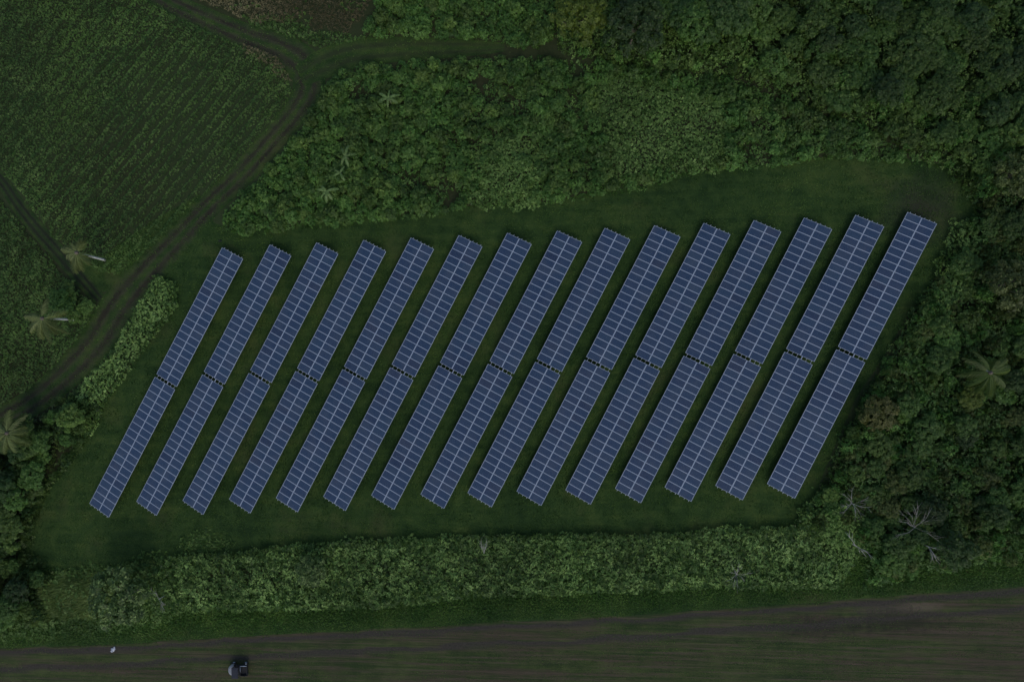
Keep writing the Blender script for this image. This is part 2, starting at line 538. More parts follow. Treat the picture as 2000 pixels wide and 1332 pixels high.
def blades(P, n, height, lean=(0, 0), width=.03, spread=.5, tint=None):
    """tufts of n thin bent blades at every point"""
    k = len(P)
    a = rng.uniform(0, 2 * np.pi, (k, n))
    sp = rng.uniform(.15, 1.0, (k, n)) * spread
    h = np.asarray(height).reshape(-1, 1) * rng.uniform(.6, 1.15, (k, n))
    d = np.stack([np.cos(a) * sp + lean[0], np.sin(a) * sp + lean[1], np.ones_like(a)], -1)
    d /= np.linalg.norm(d, axis=-1, keepdims=True)
    s = np.stack([-np.sin(a), np.cos(a), np.zeros_like(a)], -1) * width / 2
    b = P[:, None] + np.stack([np.cos(a), np.sin(a), np.zeros_like(a)], -1) * .04
    mid = b + d * h[..., None] * .6
    tip = b + d * h[..., None] + np.stack([d[..., 0], d[..., 1], -np.ones_like(a) * .35], -1) * h[..., None] * .35
    V = np.stack([b - s, b + s, mid + s, mid - s, tip], 2).reshape(-1, 3)
    i = np.arange(k * n, dtype=np.int32)[:, None] * 5
    F3 = np.concatenate([i + [[0, 1, 2]], i + [[0, 2, 3]], i + [[3, 2, 4]]], 0)
    t0 = rng.random(k) if tint is None else tint
    t = np.clip(t0[:, None] * .6 + rng.random((k, n)) * .4, 0, 1)
    return V, F3, np.repeat(t.ravel(), 5)


def lobed(Rr, zc, zr, nl, lr, dens, leaf, nleaf=7, low=-.25):
    """rosette points over a lumpy crown: nl lobes on an ellipsoid of radius Rr, half height zr, centre zc"""
    C, S = [], []
    ga = math.pi * (3 - math.sqrt(5))
    for i in range(nl):
        z = 1 - (i + .5) / nl * (1 - low)
        r = math.sqrt(max(0, 1 - z * z))
        k = rng.uniform(.55, .85)
        C.append((Rr * r * k * math.cos(i * ga + rng.uniform(-.4, .4)), Rr * r * k * math.sin(i * ga + rng.uniform(-.4, .4)), zc + zr * z * k + rng.uniform(-.1, .1) * zr))
        S.append(lr * rng.uniform(.7, 1.25))
    C = np.array(C); S = np.array(S)
    Ps, Ns = [], []
    for c, s in zip(C, S):
        n = max(6, int(dens * 2.6 * math.pi * s * s))
        v = rng.normal(size=(n, 3)); v /= np.linalg.norm(v, axis=1, keepdims=True)
        v[:, 2] = np.where(v[:, 2] < -.35, -v[:, 2], v[:, 2])
        p = c + v * s * rng.uniform(.78, 1.06, (n, 1))
        Ps.append(p); Ns.append(v)
    P = np.concatenate(Ps); Nn = np.concatenate(Ns)
    dd = (np.linalg.norm(P[:, None] - C[None], axis=2) / S[None]).min(1)
    k = dd > .74
    P, Nn = P[k], Nn[k]
    Nn = Nn + np.array([0, 0, .45])
    return rosettes(P, Nn, leaf * rng.uniform(.75, 1.25, len(P)), nleaf), C


def join_bufs(bufs):
    V = []; Fq = []; T = []; o = 0
    for v, f, t in bufs:
        V.append(v); Fq.append(f + o); T.append(t); o += len(v)
    return np.concatenate(V), np.concatenate(Fq), np.concatenate(T)


def foliage(name, buf, mat, **kw):
    return link(name, np_mesh(name, buf[0], buf[1], mat, {'tint': buf[2]}), **kw)


# ------------------------------------------------------------------ ground, lawn, tracks, field
ROAD_EDGE = [(-220, 1276), (0, 1266), (250, 1257), (400, 1247), (640, 1234), (1000, 1214), (1200, 1204), (1350, 1194), (1600, 1176), (1800, 1160), (2000, 1145), (2220, 1128)]
LAWN = [(418, 436), (470, 452), (560, 440), (700, 425), (800, 420), (930, 400), (1050, 398), (1180, 372), (1270, 362), (1330, 338), (1450, 326), (1560, 312), (1650, 303), (1750, 306), (1840, 322), (1880, 360), (1912, 400), (1895, 430), (1865, 480), (1815, 560), (1770, 620), (1730, 690), (1670, 780), (1640, 850), (1610, 920), (1590, 975), (1570, 1010), (1560, 1060), (1390, 1075), (1000, 1080), (700, 1095), (480, 1110), (270, 1120), (40, 1130), (30, 1050), (60, 960), (110, 920), (160, 850), (220, 760), (280, 680), (330, 600), (330, 560), (300, 520), (250, 560), (200, 570), (150, 520), (200, 500), (300, 430), (390, 380)]
g = 3000.0
gm = np_mesh('ground', np.array([[-g, -g, 0], [g, -g, 0], [g, g, 0], [-g, g, 0]]), np.array([[0, 1, 2, 3]]), M_ground)
link('ground', gm, kind='structure', label='dark soil and leaf litter under the vegetation')


def sheet(name, poly, z, mat, label):
    tri = geometry.tessellate_polygon([[Vector((p[0], p[1], 0)) for p in poly]])
    V = np.array([[p[0], p[1], z] for p in poly])
    return link(name, np_mesh(name, V, np.array(tri), mat), kind='structure', label=label)


def fix_up(o):
    me = o.data
    if me.polygons and me.polygons[0].normal.z < 0:
        me.flip_normals()


lawn_poly = poly_w(LAWN)
fix_up(sheet('lawn', lawn_poly, .004, M_lawn, 'mown dark green lawn around the rows of solar panels'))
verge_line = [(x, y - 85) for x, y in ROAD_EDGE]
verge_poly = poly_w(verge_line + ROAD_EDGE[::-1])
fix_up(sheet('grass_verge', verge_poly, .006, M_lawn, 'strip of rough grass between the hedge and the field'))


def smooth_line(pts, step=.7):
    P = np.array(pts, float)
    out = []
    for i in range(len(P) - 1):
        p0, p1, p2, p3 = P[max(i - 1, 0)], P[i], P[i + 1], P[min(i + 2, len(P) - 1)]
        n = max(2, int(np.linalg.norm(p2[:2] - p1[:2]) / step))
        for t in np.arange(n) / n:
            out.append(.5 * ((2 * p1) + (-p0 + p2) * t + (2 * p0 - 5 * p1 + 4 * p2 - p3) * t * t + (-p0 + 3 * p1 - 3 * p2 + p3) * t ** 3))
    out.append(P[-1])
    return np.array(out)


def ribbon(name, px, z, mat, label, na=9):
    """px: (u, v, half width in metres)"""
    a = np.array(px, float)
    w = at(a[:, 0], a[:, 1])
    L = smooth_line(np.column_stack([w[:, :2], a[:, 2]]))
    t = np.gradient(L[:, :2], axis=0); t /= np.linalg.norm(t, axis=1, keepdims=True)
    nr = np.stack([-t[:, 1], t[:, 0]], 1)
    s = np.linspace(-1, 1, na)
    V = L[:, None, :2] + nr[:, None] * (s[None, :, None] * L[:, None, 2:3])
    n = len(L)
    V = np.concatenate([V, np.full((n, na, 1), z)], 2).reshape(-1, 3)
    i, j = np.meshgrid(np.arange(n - 1), np.arange(na - 1), indexing='ij')
    q = (i * na + j).ravel()
    Fq = np.stack([q, q + na, q + na + 1, q + 1], 1)
    o = link(name, np_mesh(name, V, Fq, mat, {'across': np.tile(s, n)}), kind='structure', label=label)
    fix_up(o)
    return L


TRACK_PX = [(260, -40, 1.7), (330, 5, 1.6), (400, 38, 1.7), (480, 72, 1.9), (550, 98, 2.3), (598, 135, 2.6), (600, 180, 2.2), (575, 222, 1.9), (530, 275, 1.8), (470, 343, 1.8), (410, 400, 1.8), (345, 470, 2.1), (285, 533, 2.4), (230, 600, 2.7), (190, 665, 2.6), (135, 725, 2.3), (70, 780, 2.0), (0, 822, 2.0), (-120, 880, 2.0)]
BRANCH_PX = [(585, 150, 1.6), (640, 122, 2.2), (700, 104, 2.0), (780, 97, 1.8), (860, 95, 1.5), (930, 94, 1.1), (985, 93, .6)]
PATH_PX = [(-60, 290, .9), (0, 350, .9), (35, 400, 1.05), (75, 450, 1.1), (120, 500, 1.15), (160, 545, 1.1), (195, 585, .9)]
track_L = ribbon('dirt_track', TRACK_PX, .012, M_track, 'curving dirt track with two dark ruts beside the crop')
branch_L = ribbon('grassy_track', BRANCH_PX, .016, M_branch, 'grassy side track running right from the bend')
path_L = ribbon('dark_path', PATH_PX, .020, M_ditch, 'dark bare path between the two crop fields')

# field below the verge: grid with metres from its north edge
fe = smooth_line(np.column_stack([poly_w([(-700, 1301)] + ROAD_EDGE + [(2700, 1092)]), np.zeros(len(ROAD_EDGE) + 2)]), 1.5)[:, :2]
fe[:, 1] += (fbm(fe[:, 0], fe[:, 0] * 0, 3.0, 5) - .5) * .8
depth = np.array([0, .4, .8, 1.2, 1.8, 2.4, 3.0, 3.6, 4.4, 6, 9, 14, 25, 60])
V = np.stack([np.stack([fe[:, 0], fe[:, 1] - d, np.full(len(fe), .010)], 1) for d in depth], 1)
nd = len(depth)
i, j = np.meshgrid(np.arange(len(fe) - 1), np.arange(nd - 1), indexing='ij')
q = (i * nd + j).ravel()
o = link('field', np_mesh('field', V.reshape(-1, 3), np.stack([q, q + nd, q + nd + 1, q + 1], 1), M_field, {'edge': np.tile(depth, len(fe))}), kind='structure', label='streaky brown and green field with wheel tracks along the bottom')
fix_up(o)

# ------------------------------------------------------------------ solar tables
AZ, TILT, LEN, WID, GAP, LOW = 0.4794, 0.179, 20.1045, 3.8712, 0.4432, 0.8
ORG = [(-46.78, 16.45), (-39.89, 16.8), (-33.2, 17.01), (-26.5, 17.29), (-19.84, 17.54), (-13.14, 17.81), (-6.41, 18.06), (0.43, 18.28), (6.91, 18.56), (13.61, 18.84), (20.22, 19.09), (26.88, 19.37), (33.48, 19.62), (40.18, 19.9), (46.91, 20.2)]
YL = np.array([math.sin(AZ), math.cos(AZ)]); XL = np.array([math.cos(AZ), -math.sin(AZ)])
PITCH = LEN / 20
PW, PL, PT = WID / 2 - .014, PITCH - .014, .04
FR, FRX = .040, .058


def panel_meshes():
    bm = bmesh.new()
    add_box(bm, (0, 0, -PT / 2 - .004), (PW - 2 * FRX + .006, PL - 2 * FR + .006, PT - .008))
    glass = bm_mesh('solar_panel', bm, M_panel)
    bm = bmesh.new()
    x0, y0 = PW / 2, PL / 2
    x1, y1 = x0 - FRX, y0 - FR
    for zt in (0,):
        o_ = [(-x0, -y0), (x0, -y0), (x0, y0), (-x0, y0)]; i_ = [(-x1, -y1), (x1, -y1), (x1, y1), (-x1, y1)]
        ot = [bm.verts.new((*p, 0)) for p in o_]; it = [bm.verts.new((*p, 0)) for p in i_]
        ob = [bm.verts.new((*p, -PT)) for p in o_]; ib = [bm.verts.new((*p, -PT)) for p in i_]
        for k in range(4):
            l = (k + 1) % 4
            bm.faces.new((ot[k], ot[l], it[l], it[k])); bm.faces.new((ob[k], ob[l], ot[l], ot[k]))
            bm.faces.new((it[k], it[l], ib[l], ib[k])); bm.faces.new((ib[k], ib[l], ob[l], ob[k]))
    return glass, bm_mesh('panel_frame', bm, M_alu)


G_MESH, F_MESH = panel_meshes()
TILT_M = Matrix.Rotation(-TILT, 4, 'Y')


def tl(x, y, z=0.0):
    """table-plane coordinates (x from the low edge, y from the middle, z above the plane) -> table local"""
    return Vector(((x - WID / 2) * math.cos(TILT) - z * math.sin(TILT), y, LOW + x * math.sin(TILT) + z * math.cos(TILT)))


def make_table():
    t = bpy.data.objects.new('solar_table', None)
    COL.objects.link(t)
    t.empty_display_size = .5
    for c in range(2):
        for r in range(20):
            p = link('solar_panel', G_MESH, t)
            p.location = tl(WID * (.25 + .5 * c), LEN / 2 - PITCH * (r + .5), PT)
            p.rotation_euler = (0, -TILT, 0)
            link('panel_frame', F_MESH, p)
    bm = bmesh.new(); add_box(bm, (0, 0, -.035), (.05, LEN + .34, .07)); rail = bm_mesh('rail', bm, M_zinc)
    for f in (.095, .258, .42, .585, .75, .912):
        o = link('rail', rail, t); o.location = tl(WID * f, 0, -.002); o.rotation_euler = (0, -TILT, 0)
    bm = bmesh.new(); add_box(bm, (0, 0, -.05), (WID * .9, .06, .1)); raf = bm_mesh('rafter', bm, M_post)
    pm = {}
    for f in (.22, .76):
        h = LOW + WID * f * math.sin(TILT) - .16
        bm = bmesh.new(); add_box(bm, (0, 0, h / 2), (.09, .09, h)); add_box(bm, (0, 0, .05), (.3, .3, .1)); pm[f] = bm_mesh('post', bm, M_post)
    for k in range(5):
        y = -LEN / 2 + LEN * (k + .5) / 5
        o = link('rafter', raf, t); o.location = tl(WID / 2, y, -.075); o.rotation_euler = (0, -TILT, 0)
        for f in (.22, .76):
            o = link('post', pm[f], t); pt = tl(WID * f, y); o.location = (pt.x, pt.y, 0)
    return t


kids = {}


def copy_tree(src, parent=None):
    c = src.copy(); COL.objects.link(c)
    if parent is not None: c.parent = parent
    for ch in kids.get(src.name, ()):
        copy_tree(ch, c)
    return c


ORD = 'first second third fourth fifth sixth seventh eighth ninth tenth eleventh twelfth thirteenth fourteenth fifteenth'.split()
proto = make_table()
for o in list(COL.objects):
    if o.parent is not None:
        kids.setdefault(o.parent.name, []).append(o)
bm = bmesh.new(); add_box(bm, (0, 0, -.02), (.10, GAP + .06, .05)); SPLICE = bm_mesh('splice_bar', bm, M_alu)
for i, og in enumerate(ORG):
    for half in (0, 1):
        t = proto if (i == 0 and half == 0) else copy_tree(proto)
        c = np.array(og) + XL * WID * math.cos(TILT) / 2 - YL * (LEN / 2 + half * (LEN + GAP))
        t.location = (c[0], c[1], 0)
        t.rotation_euler = (rng.normal(0, .0012), rng.normal(0, .004), -AZ)
        if i == 0:
            where = 'of the leftmost panel row, nearest the vine bank' if half else 'of the leftmost panel row, nearest the dirt track'
        elif i == 14:
            where = 'of the rightmost panel row, hard against the trees' if half else 'of the rightmost panel row, beside the worn bare lawn'
        else:
            where = 'of the %s panel row from the left' % ORD[i]
        tag(t, ('lower' if half else 'upper') + ' blue solar table ' + where, 'solar table', 'tables of blue solar panels in slanting rows')
        if half:
            s = link('splice_bar', SPLICE, t)
            s.location = tl(WID * .585, LEN / 2 + GAP / 2, .01); s.rotation_euler = (0, -TILT, 0)


for o in COL.objects:
    if o.name.startswith('solar_panel'):          # no two modules lie perfectly true
        e_ = o.rotation_euler
        o.rotation_euler = (e_[0] + rng.normal(0, .004), e_[1] + rng.normal(0, .004), rng.normal(0, .0012))

# ------------------------------------------------------------------ low growth that nobody could count
def off_tracks(P, slack=0.0):
    d = np.full(len(P), 1e9)
    for L in (track_L, branch_L, path_L):
        for s in range(0, len(L), 2):
            d = np.minimum(d, np.hypot(P[:, 0] - L[s, 0], P[:, 1] - L[s, 1]) - L[s, 2] * (.8 + slack))
    return d


ARR = [np.array(ORG[0]) - XL * .1, np.array(ORG[14]) + XL * 3.9, np.array(ORG[14]) + XL * 3.9 - YL * 40.6, np.array(ORG[0]) - XL * .1 - YL * 40.6]

# mown lawn blades
P, d = scatter(lawn_poly, .26)
k = off_tracks(P) > rng.uniform(-.9, .5, len(P))
P = P[k]
hh = .04 + .34 * np.clip(fbm(P[:, 0], P[:, 1], .9, 21) - .25, 0, 1)
tt = np.clip(fbm(P[:, 0], P[:, 1], 3.0, 31) * 1.9 - .55 + rng.uniform(-.35, .35, len(P)), 0, 1)
foliage('grass', blades(np.column_stack([P, np.zeros(len(P))]), 3, hh, width=.06, spread=.9, tint=tt), L_grass, kind='stuff', label='short mown grass blades on the lawn under the panels')

# rough verge between hedge and field
P, d = scatter(verge_poly, .22, wob=.5)
edge_d = dist_line(P, poly_w(ROAD_EDGE), False)
hh = (.12 + .38 * np.clip(edge_d / 2.5, 0, 1)) * (.5 + fbm(P[:, 0], P[:, 1], 2.0, 41))
tt = np.clip(fbm(P[:, 0], P[:, 1], 2.5, 43) * 1.6 - .3, 0, 1)
foliage('grass', blades(np.column_stack([P, np.zeros(len(P))]), 3, hh, width=.07, spread=.8, tint=tt), L_verge, kind='stuff', label='taller rough green grass along the edge of the field')

# grass creeping into the ruts and the field edge
P = np.concatenate([L_[:, :2] for L_ in (track_L, branch_L)])
P = np.repeat(P, 16, 0) + rng.normal(0, 1.25, (len(P) * 16, 2))
k = np.abs(fbm(P[:, 0], P[:, 1], 1.2, 51) - .5) < .2
P = P[k & (off_tracks(P, -.25) > -1.0)]
foliage('grass', blades(np.column_stack([P, np.full(len(P), .02)]), 3, np.full(len(P), .14), width=.05, spread=.9), L_verge, kind='stuff', label='sparse grass on the crown of the dirt track')

fp = poly_w([(-220, 1262)] + [(x, y + 4) for x, y in ROAD_EDGE[1:-1]] + [(2220, 1132), (2220, 1400), (-220, 1400)])
P, d = scatter(fp, .36)
k = fbm(P[:, 0] * .12, P[:, 1] + .056 * P[:, 0], 1.4, 55) > .47
P = P[k]
foliage('grass', blades(np.column_stack([P, np.full(len(P), .012)]), 3, np.full(len(P), .07), width=.06, spread=1.0), L_verge, kind='stuff', label='thin short grass in streaks over the field')


def cover(name, poly, step, hfun, leaf, mat, label, wob=.6, edge=1.0, nleaf=6, seed=3, keep=None, droop=.14, kind='stuff', tint=None, cat=None, tilt=.32, jit=.25):
    P, d = scatter(poly, step, wob=wob, seed=seed)
    h = hfun(P, d) * np.clip(d / edge, .12, 1) ** .6 * rng.uniform(1 - jit, 1 + jit * .5, len(P))
    k = np.ones(len(P), bool) if keep is None else keep(P, d)
    k &= off_tracks(P, .1) > 0
    P, h, d = P[k], h[k], d[k]
    e = .25
    gx = fbm(P[:, 0] + e, P[:, 1], 1.5, seed) - fbm(P[:, 0] - e, P[:, 1], 1.5, seed)
    gy = fbm(P[:, 0], P[:, 1] + e, 1.5, seed) - fbm(P[:, 0], P[:, 1] - e, 1.5, seed)
    Nr = np.stack([-gx * 3 + rng.normal(0, tilt, len(P)), -gy * 3 + rng.normal(0, tilt, len(P)), np.ones(len(P))], 1)
    tn = None if tint is None else tint(P)
    buf = rosettes(np.column_stack([P, h]), Nr, leaf * rng.uniform(.7, 1.3, len(P)), nleaf, droop=droop, tint=tn)
    return foliage(name, buf, mat, kind=kind, label=label, cat=cat)


# crops: planted lines running up to the right
CROP_A = poly_w([(-120, -90), (200, -90), (270, -20), (350, 34), (445, 76), (510, 104), (556, 138), (572, 172), (556, 212), (512, 265), (452, 330), (392, 390), (332, 452), (270, 512), (225, 536), (192, 532), (150, 500), (105, 462), (52, 395), (5, 330), (-60, 262), (-120, 200)])
CROP_B = poly_w([(-120, 270), (-60, 310), (-5, 375), (25, 415), (62, 466), (106, 515), (146, 560), (176, 590), (205, 600), (180, 650), (130, 706), (70, 755), (0, 795), (-100, 840), (-120, 850)])
row_n = np.array([.77, -.64])


def crop_h(P, d):
    s = P @ row_n
    rowi = .5 + .5 * np.cos(2 * math.pi * (s + .5 * (fbm(P[:, 0], P[:, 1], 6, 61) - .5)) / 1.45)
    q = at(330, 300)
    strength = np.clip(1.25 - np.hypot(P[:, 0] - q[0], (P[:, 1] - q[1])) / 24, .12, 1) * (.35 + .9 * fbm(P[:, 0], P[:, 1], 5, 64))
    return (.35 + .55 * fbm(P[:, 0], P[:, 1], 1.1, 63)) * np.clip(1 - 1.6 * strength * (1 - rowi) ** 1.1, .04, 1)


crop_t = lambda P: np.clip(fbm(P[:, 0], P[:, 1], 2.2, 65) * 1.3 - .2 + rng.uniform(-.35, .35, len(P)), 0, 1)
cover('crop_foliage', CROP_A, .225, crop_h, .165, L_crop, 'low leafy green crop in slanting rows, upper left field', edge=.6, seed=67, tint=crop_t, keep=lambda P, d: crop_h(P, d) > rng.uniform(.02, .20, len(P)))
cover('crop_foliage', CROP_B, .24, lambda P, d: .25 + .6 * fbm(P[:, 0], P[:, 1], 1.6, 71), .20, L_crop, 'dense leafy green crop left of the dark path', edge=.6, seed=73, tint=crop_t)

# dry fallow brush at the top
BRUSH = poly_w([(350, -120), (760, -120), (735, -10), (712, 30), (680, 66), (620, 62), (570, 46), (500, 44), (440, 22), (380, 2)])
P, d = scatter(BRUSH, .26, wob=.8)
k = fbm(P[:, 0], P[:, 1], 2.5, 81) > .33
P, d = P[k], d[k]
h = .1 + .45 * fbm(P[:, 0], P[:, 1], 1.2, 83)
Nr = np.stack([rng.normal(0, .7, len(P)), rng.normal(0, .7, len(P)), np.ones(len(P))], 1)
tt = np.clip(1.5 - np.hypot(P[:, 0] - at(440, -5)[0], P[:, 1] - at(440, -5)[1]) / 9 + rng.uniform(-.4, .2, len(P)), 0, 1)
foliage('dry_brush', rosettes(np.column_stack([P, h]), Nr, .26 * rng.uniform(.7, 1.4, len(P)), 6, spread=(-.1, 1.2), width=.22, tint=tt), L_brush, kind='stuff', label='withered reddish brown stalks on the fallow plot at the top')
P, d = scatter(BRUSH, .8, wob=.8)
P = P[fbm(P[:, 0], P[:, 1], 2.5, 81) < .42]
foliage('weeds', rosettes(np.column_stack([P, np.full(len(P), .3)]), np.tile([0, 0, 1.], (len(P), 1)) + rng.normal(0, .3, (len(P), 3)), np.full(len(P), .3), 7), L_verge, kind='stuff', label='green weeds among the withered stalks')
P, d = scatter(poly_w([(520, 106), (560, 132), (572, 165), (545, 150), (520, 128), (470, 98), (480, 88)]), .3, wob=.5)
foliage('dry_brush', rosettes(np.column_stack([P, np.full(len(P), .5)]), np.tile([0, 0, 1.], (len(P), 1)) + rng.normal(0, .5, (len(P), 3)), np.full(len(P), .26), 6, width=.25), L_brush, kind='stuff', label='withered brown edge of the crop at the track bend')

cover('weeds', poly_w([(470, 30), (560, 34), (610, 62), (690, 72), (735, 62), (760, 84), (690, 98), (628, 96), (560, 74), (500, 56)]), .28, lambda P, d: .15 + .4 * fbm(P[:, 0], P[:, 1], 1.5, 85), .22, L_crop, 'green weeds between the withered plot and the track bend', wob=.9, seed=86, jit=.4)
# ------------------------------------------------------------------ thicket, banks, hedge
THICKET = poly_w([(700, 122), (650, 146), (618, 190), (590, 240), (548, 296), (488, 358), (436, 412), (424, 436), (470, 460), (560, 448), (700, 434), (800, 426), (930, 404), (1050, 402), (1180, 378), (1270, 366), (1330, 342), (1450, 330), (1560, 316), (1650, 308), (1760, 312), (1850, 330), (1700, 250), (1560, 200), (1440, 150), (1330, 140), (1200, 120), (1080, 112), (980, 108), (880, 112), (780, 114)], .9)
EASTW = poly_w([(1850, 330), (1890, 372), (1912, 400), (1890, 446), (1862, 490), (1822, 556), (1790, 600), (1758, 650), (1722, 716), (1676, 800), (1650, 850), (1622, 925), (1590, 985), (1550, 1030), (1640, 1050), (1700, 1090), (1690, 1150), (1800, 1120), (2000, 1100), (2100, 1090), (2100, 330), (1900, 330)], 1.0)
NORTHW = poly_w([(1090, 90), (1200, 115), (1330, 130), (1440, 140), (1560, 190), (1700, 240), (1850, 320), (1900, 340), (2100, 330), (2100, -110), (1090, -110)], 2.0)
NSHRUB = poly_w([(705, 60), (725, 20), (745, -40), (760, -100), (1100, -100), (1090, 60), (1060, 92), (960, 84), (850, 82), (760, 84)], .8)
BANKW = poly_w([(300, 532), (340, 555), (345, 595), (300, 650), (245, 722), (195, 800), (172, 850), (100, 860), (118, 782), (170, 735), (212, 688), (240, 640), (265, 590)], 1.0)
WESTB = poly_w([(118, 772), (185, 790), (196, 810), (150, 880), (112, 930), (84, 966), (64, 1010), (50, 1080), (100, 1130), (80, 1210), (0, 1250), (-100, 1258), (-100, 890), (-60, 870), (20, 838), (80, 800)], 1.2)
HEDGE = poly_w([(330, 1088), (400, 1086), (480, 1078), (560, 1066), (700, 1058), (850, 1052), (1000, 1046), (1150, 1046), (1300, 1046), (1390, 1036), (1470, 1034), (1560, 1030), (1580, 990), (1640, 1000), (1700, 1060), (1665, 1120), (1640, 1152), (1500, 1152), (1420, 1148), (1300, 1158), (1200, 1163), (1060, 1163), (930, 1168), (830, 1182), (740, 1192), (640, 1194), (480, 1196), (360, 1198), (300, 1200), (260, 1150)], 1.3)

# soil-hugging growth under the bushes and trees
for poly, seed in ((THICKET, 91), (EASTW, 93), (NORTHW, 95), (NSHRUB, 97), (WESTB, 99)):
    cover('undergrowth', poly, .48, lambda P, d: .15 + .75 * fbm(P[:, 0], P[:, 1], 2.2, seed), .34, L_wood if seed in (95, 93) else L_thicket, 'low dark undergrowth between the bushes and trees', wob=.4, seed=seed,
          keep=lambda P, d: fbm(P[:, 0], P[:, 1], 3.5, seed + 1) > .33)

# hedge: one long bank of vines
hedge_h = lambda P, d: .90 + 1.0 * (fbm(P[:, 0], P[:, 1], 2.4, 101) - .5) + .9 * (vnoise(P[:, 0], P[:, 1], .7, 103) - .5)
hedge_t = lambda P: np.clip(vnoise(P[:, 0], P[:, 1], .5, 105) * .5 + fbm(P[:, 0], P[:, 1], 5, 107) * .9 - .2 + rng.uniform(-.3, .3, len(P)), 0, 1)
hedge = bpy.data.objects.new('vine_hedge', None); COL.objects.link(hedge)
hc = at(1000, 1110); hedge.location = (hc[0], hc[1], 0)
tag(hedge, 'long straight hedge smothered in pale leafy vines between lawn and field', 'hedge')
o = cover('foliage', HEDGE, .245, hedge_h, .215, L_vine, None, wob=.85, edge=.7, seed=109, tint=hedge_t, kind=None, jit=.32, nleaf=5, keep=lambda P, d: (vnoise(P[:, 0], P[:, 1], .55, 111) > .20) & (fbm(P[:, 0], P[:, 1], 2.2, 113) > .27))
o.parent = hedge; o.location = (-hc[0], -hc[1], 0)
P, d = scatter(HEDGE, .34, wob=.45)
Nr = np.stack([rng.normal(0, .6, len(P)), rng.normal(0, .6, len(P)), np.ones(len(P))], 1)
o = foliage('inner_growth', rosettes(np.column_stack([P, .55 + .4 * rng.random(len(P))]), Nr, np.full(len(P), .34), 6), L_wood, parent=hedge)
o.location = (-hc[0], -hc[1], 0)

# bank of vines between track and lawn
bank = bpy.data.objects.new('vine_bank', None); COL.objects.link(bank)
bc = at(230, 690); bank.location = (bc[0], bc[1], 0)
tag(bank, 'long bank of bright leafy vines between the dirt track and the lawn', 'hedge')
o = cover('foliage', BANKW, .245, lambda P, d: 1.0 + .9 * (fbm(P[:, 0], P[:, 1], 2.4, 121) - .5) + .6 * (vnoise(P[:, 0], P[:, 1], .7, 123) - .5), .215, L_vine, None, edge=.8, seed=125, kind=None, tint=hedge_t, jit=.4, nleaf=5, keep=lambda P, d: vnoise(P[:, 0], P[:, 1], .55, 126) > .2)
o.parent = bank; o.location = (-bc[0], -bc[1], 0)
P, d = scatter(BANKW, .36, wob=.45)
o = foliage('inner_growth', rosettes(np.column_stack([P, .4 + .3 * rng.random(len(P))]), np.stack([rng.normal(0, .6, len(P)), rng.normal(0, .6, len(P)), np.ones(len(P))], 1), np.full(len(P), .34), 6), L_wood, parent=bank)
o.location = (-bc[0], -bc[1], 0)

# rank weeds below and left of the hedge
cover('weeds', poly_w([(-60, 1190), (40, 1150), (90, 1112), (200, 1104), (290, 1092), (345, 1086), (380, 1130), (370, 1205), (250, 1232), (100, 1246), (-60, 1256)]), .26,
      lambda P, d: .15 + .45 * fbm(P[:, 0], P[:, 1], 1.8, 127), .22, L_crop, 'rank green weeds between the lower left trees and the hedge', wob=1.0, seed=128, jit=.4, tint=lambda P: np.clip(fbm(P[:, 0], P[:, 1], 3, 129) * 1.6 - .3 + rng.uniform(-.25, .25, len(P)), 0, 1))
# leaning tall grass at the hedge's left end
TALL = poly_w([(95, 1118), (200, 1112), (300, 1095), (330, 1150), (260, 1190), (150, 1215), (60, 1230), (70, 1170)])
P, d = scatter(TALL, .17, wob=1.2)
hh = 1.3 * np.clip(d / 1.6, .2, 1) * (.6 + .7 * fbm(P[:, 0], P[:, 1], 1.8, 131))
foliage('tall_grass', blades(np.column_stack([P, np.zeros(len(P))]), 5, hh, lean=(-.7, -.25), width=.09, spread=.55, tint=np.clip(fbm(P[:, 0], P[:, 1], 1.5, 133) * 1.6 - .3, 0, 1)), L_tall, kind='stuff', label='tall pale grass leaning left at the end of the hedge')
cover('weeds', TALL, .36, lambda P, d: .7 + .7 * fbm(P[:, 0], P[:, 1], 1.6, 138), .24, L_fine, 'weeds pushing up through the leaning tall grass', wob=1.0, seed=139, jit=.4, keep=lambda P, d: fbm(P[:, 0], P[:, 1], 1.4, 140) > .46)
for pl, sd in ((poly_w([(350, 1045), (400, 1028), (450, 1040), (480, 1060), (430, 1084), (350, 1086)]), 135), (poly_w([(262, 1072), (310, 1062), (330, 1080), (300, 1096), (255, 1098)]), 137)):
    P, d = scatter(pl, .26, wob=1.2)
    P = P[np.clip(d / 1.6, .1, .8) > rng.random(len(d))]
    foliage('weeds', rosettes(np.column_stack([P, .05 + .12 * rng.random(len(P))]), np.stack([rng.normal(0, .5, len(P)), rng.normal(0, .5, len(P)), np.ones(len(P))], 1), np.full(len(P), .24), 6), L_verge if sd == 137 else L_crop, kind='stuff', label='patch of fresh green weeds at the lawn edge above the hedge')

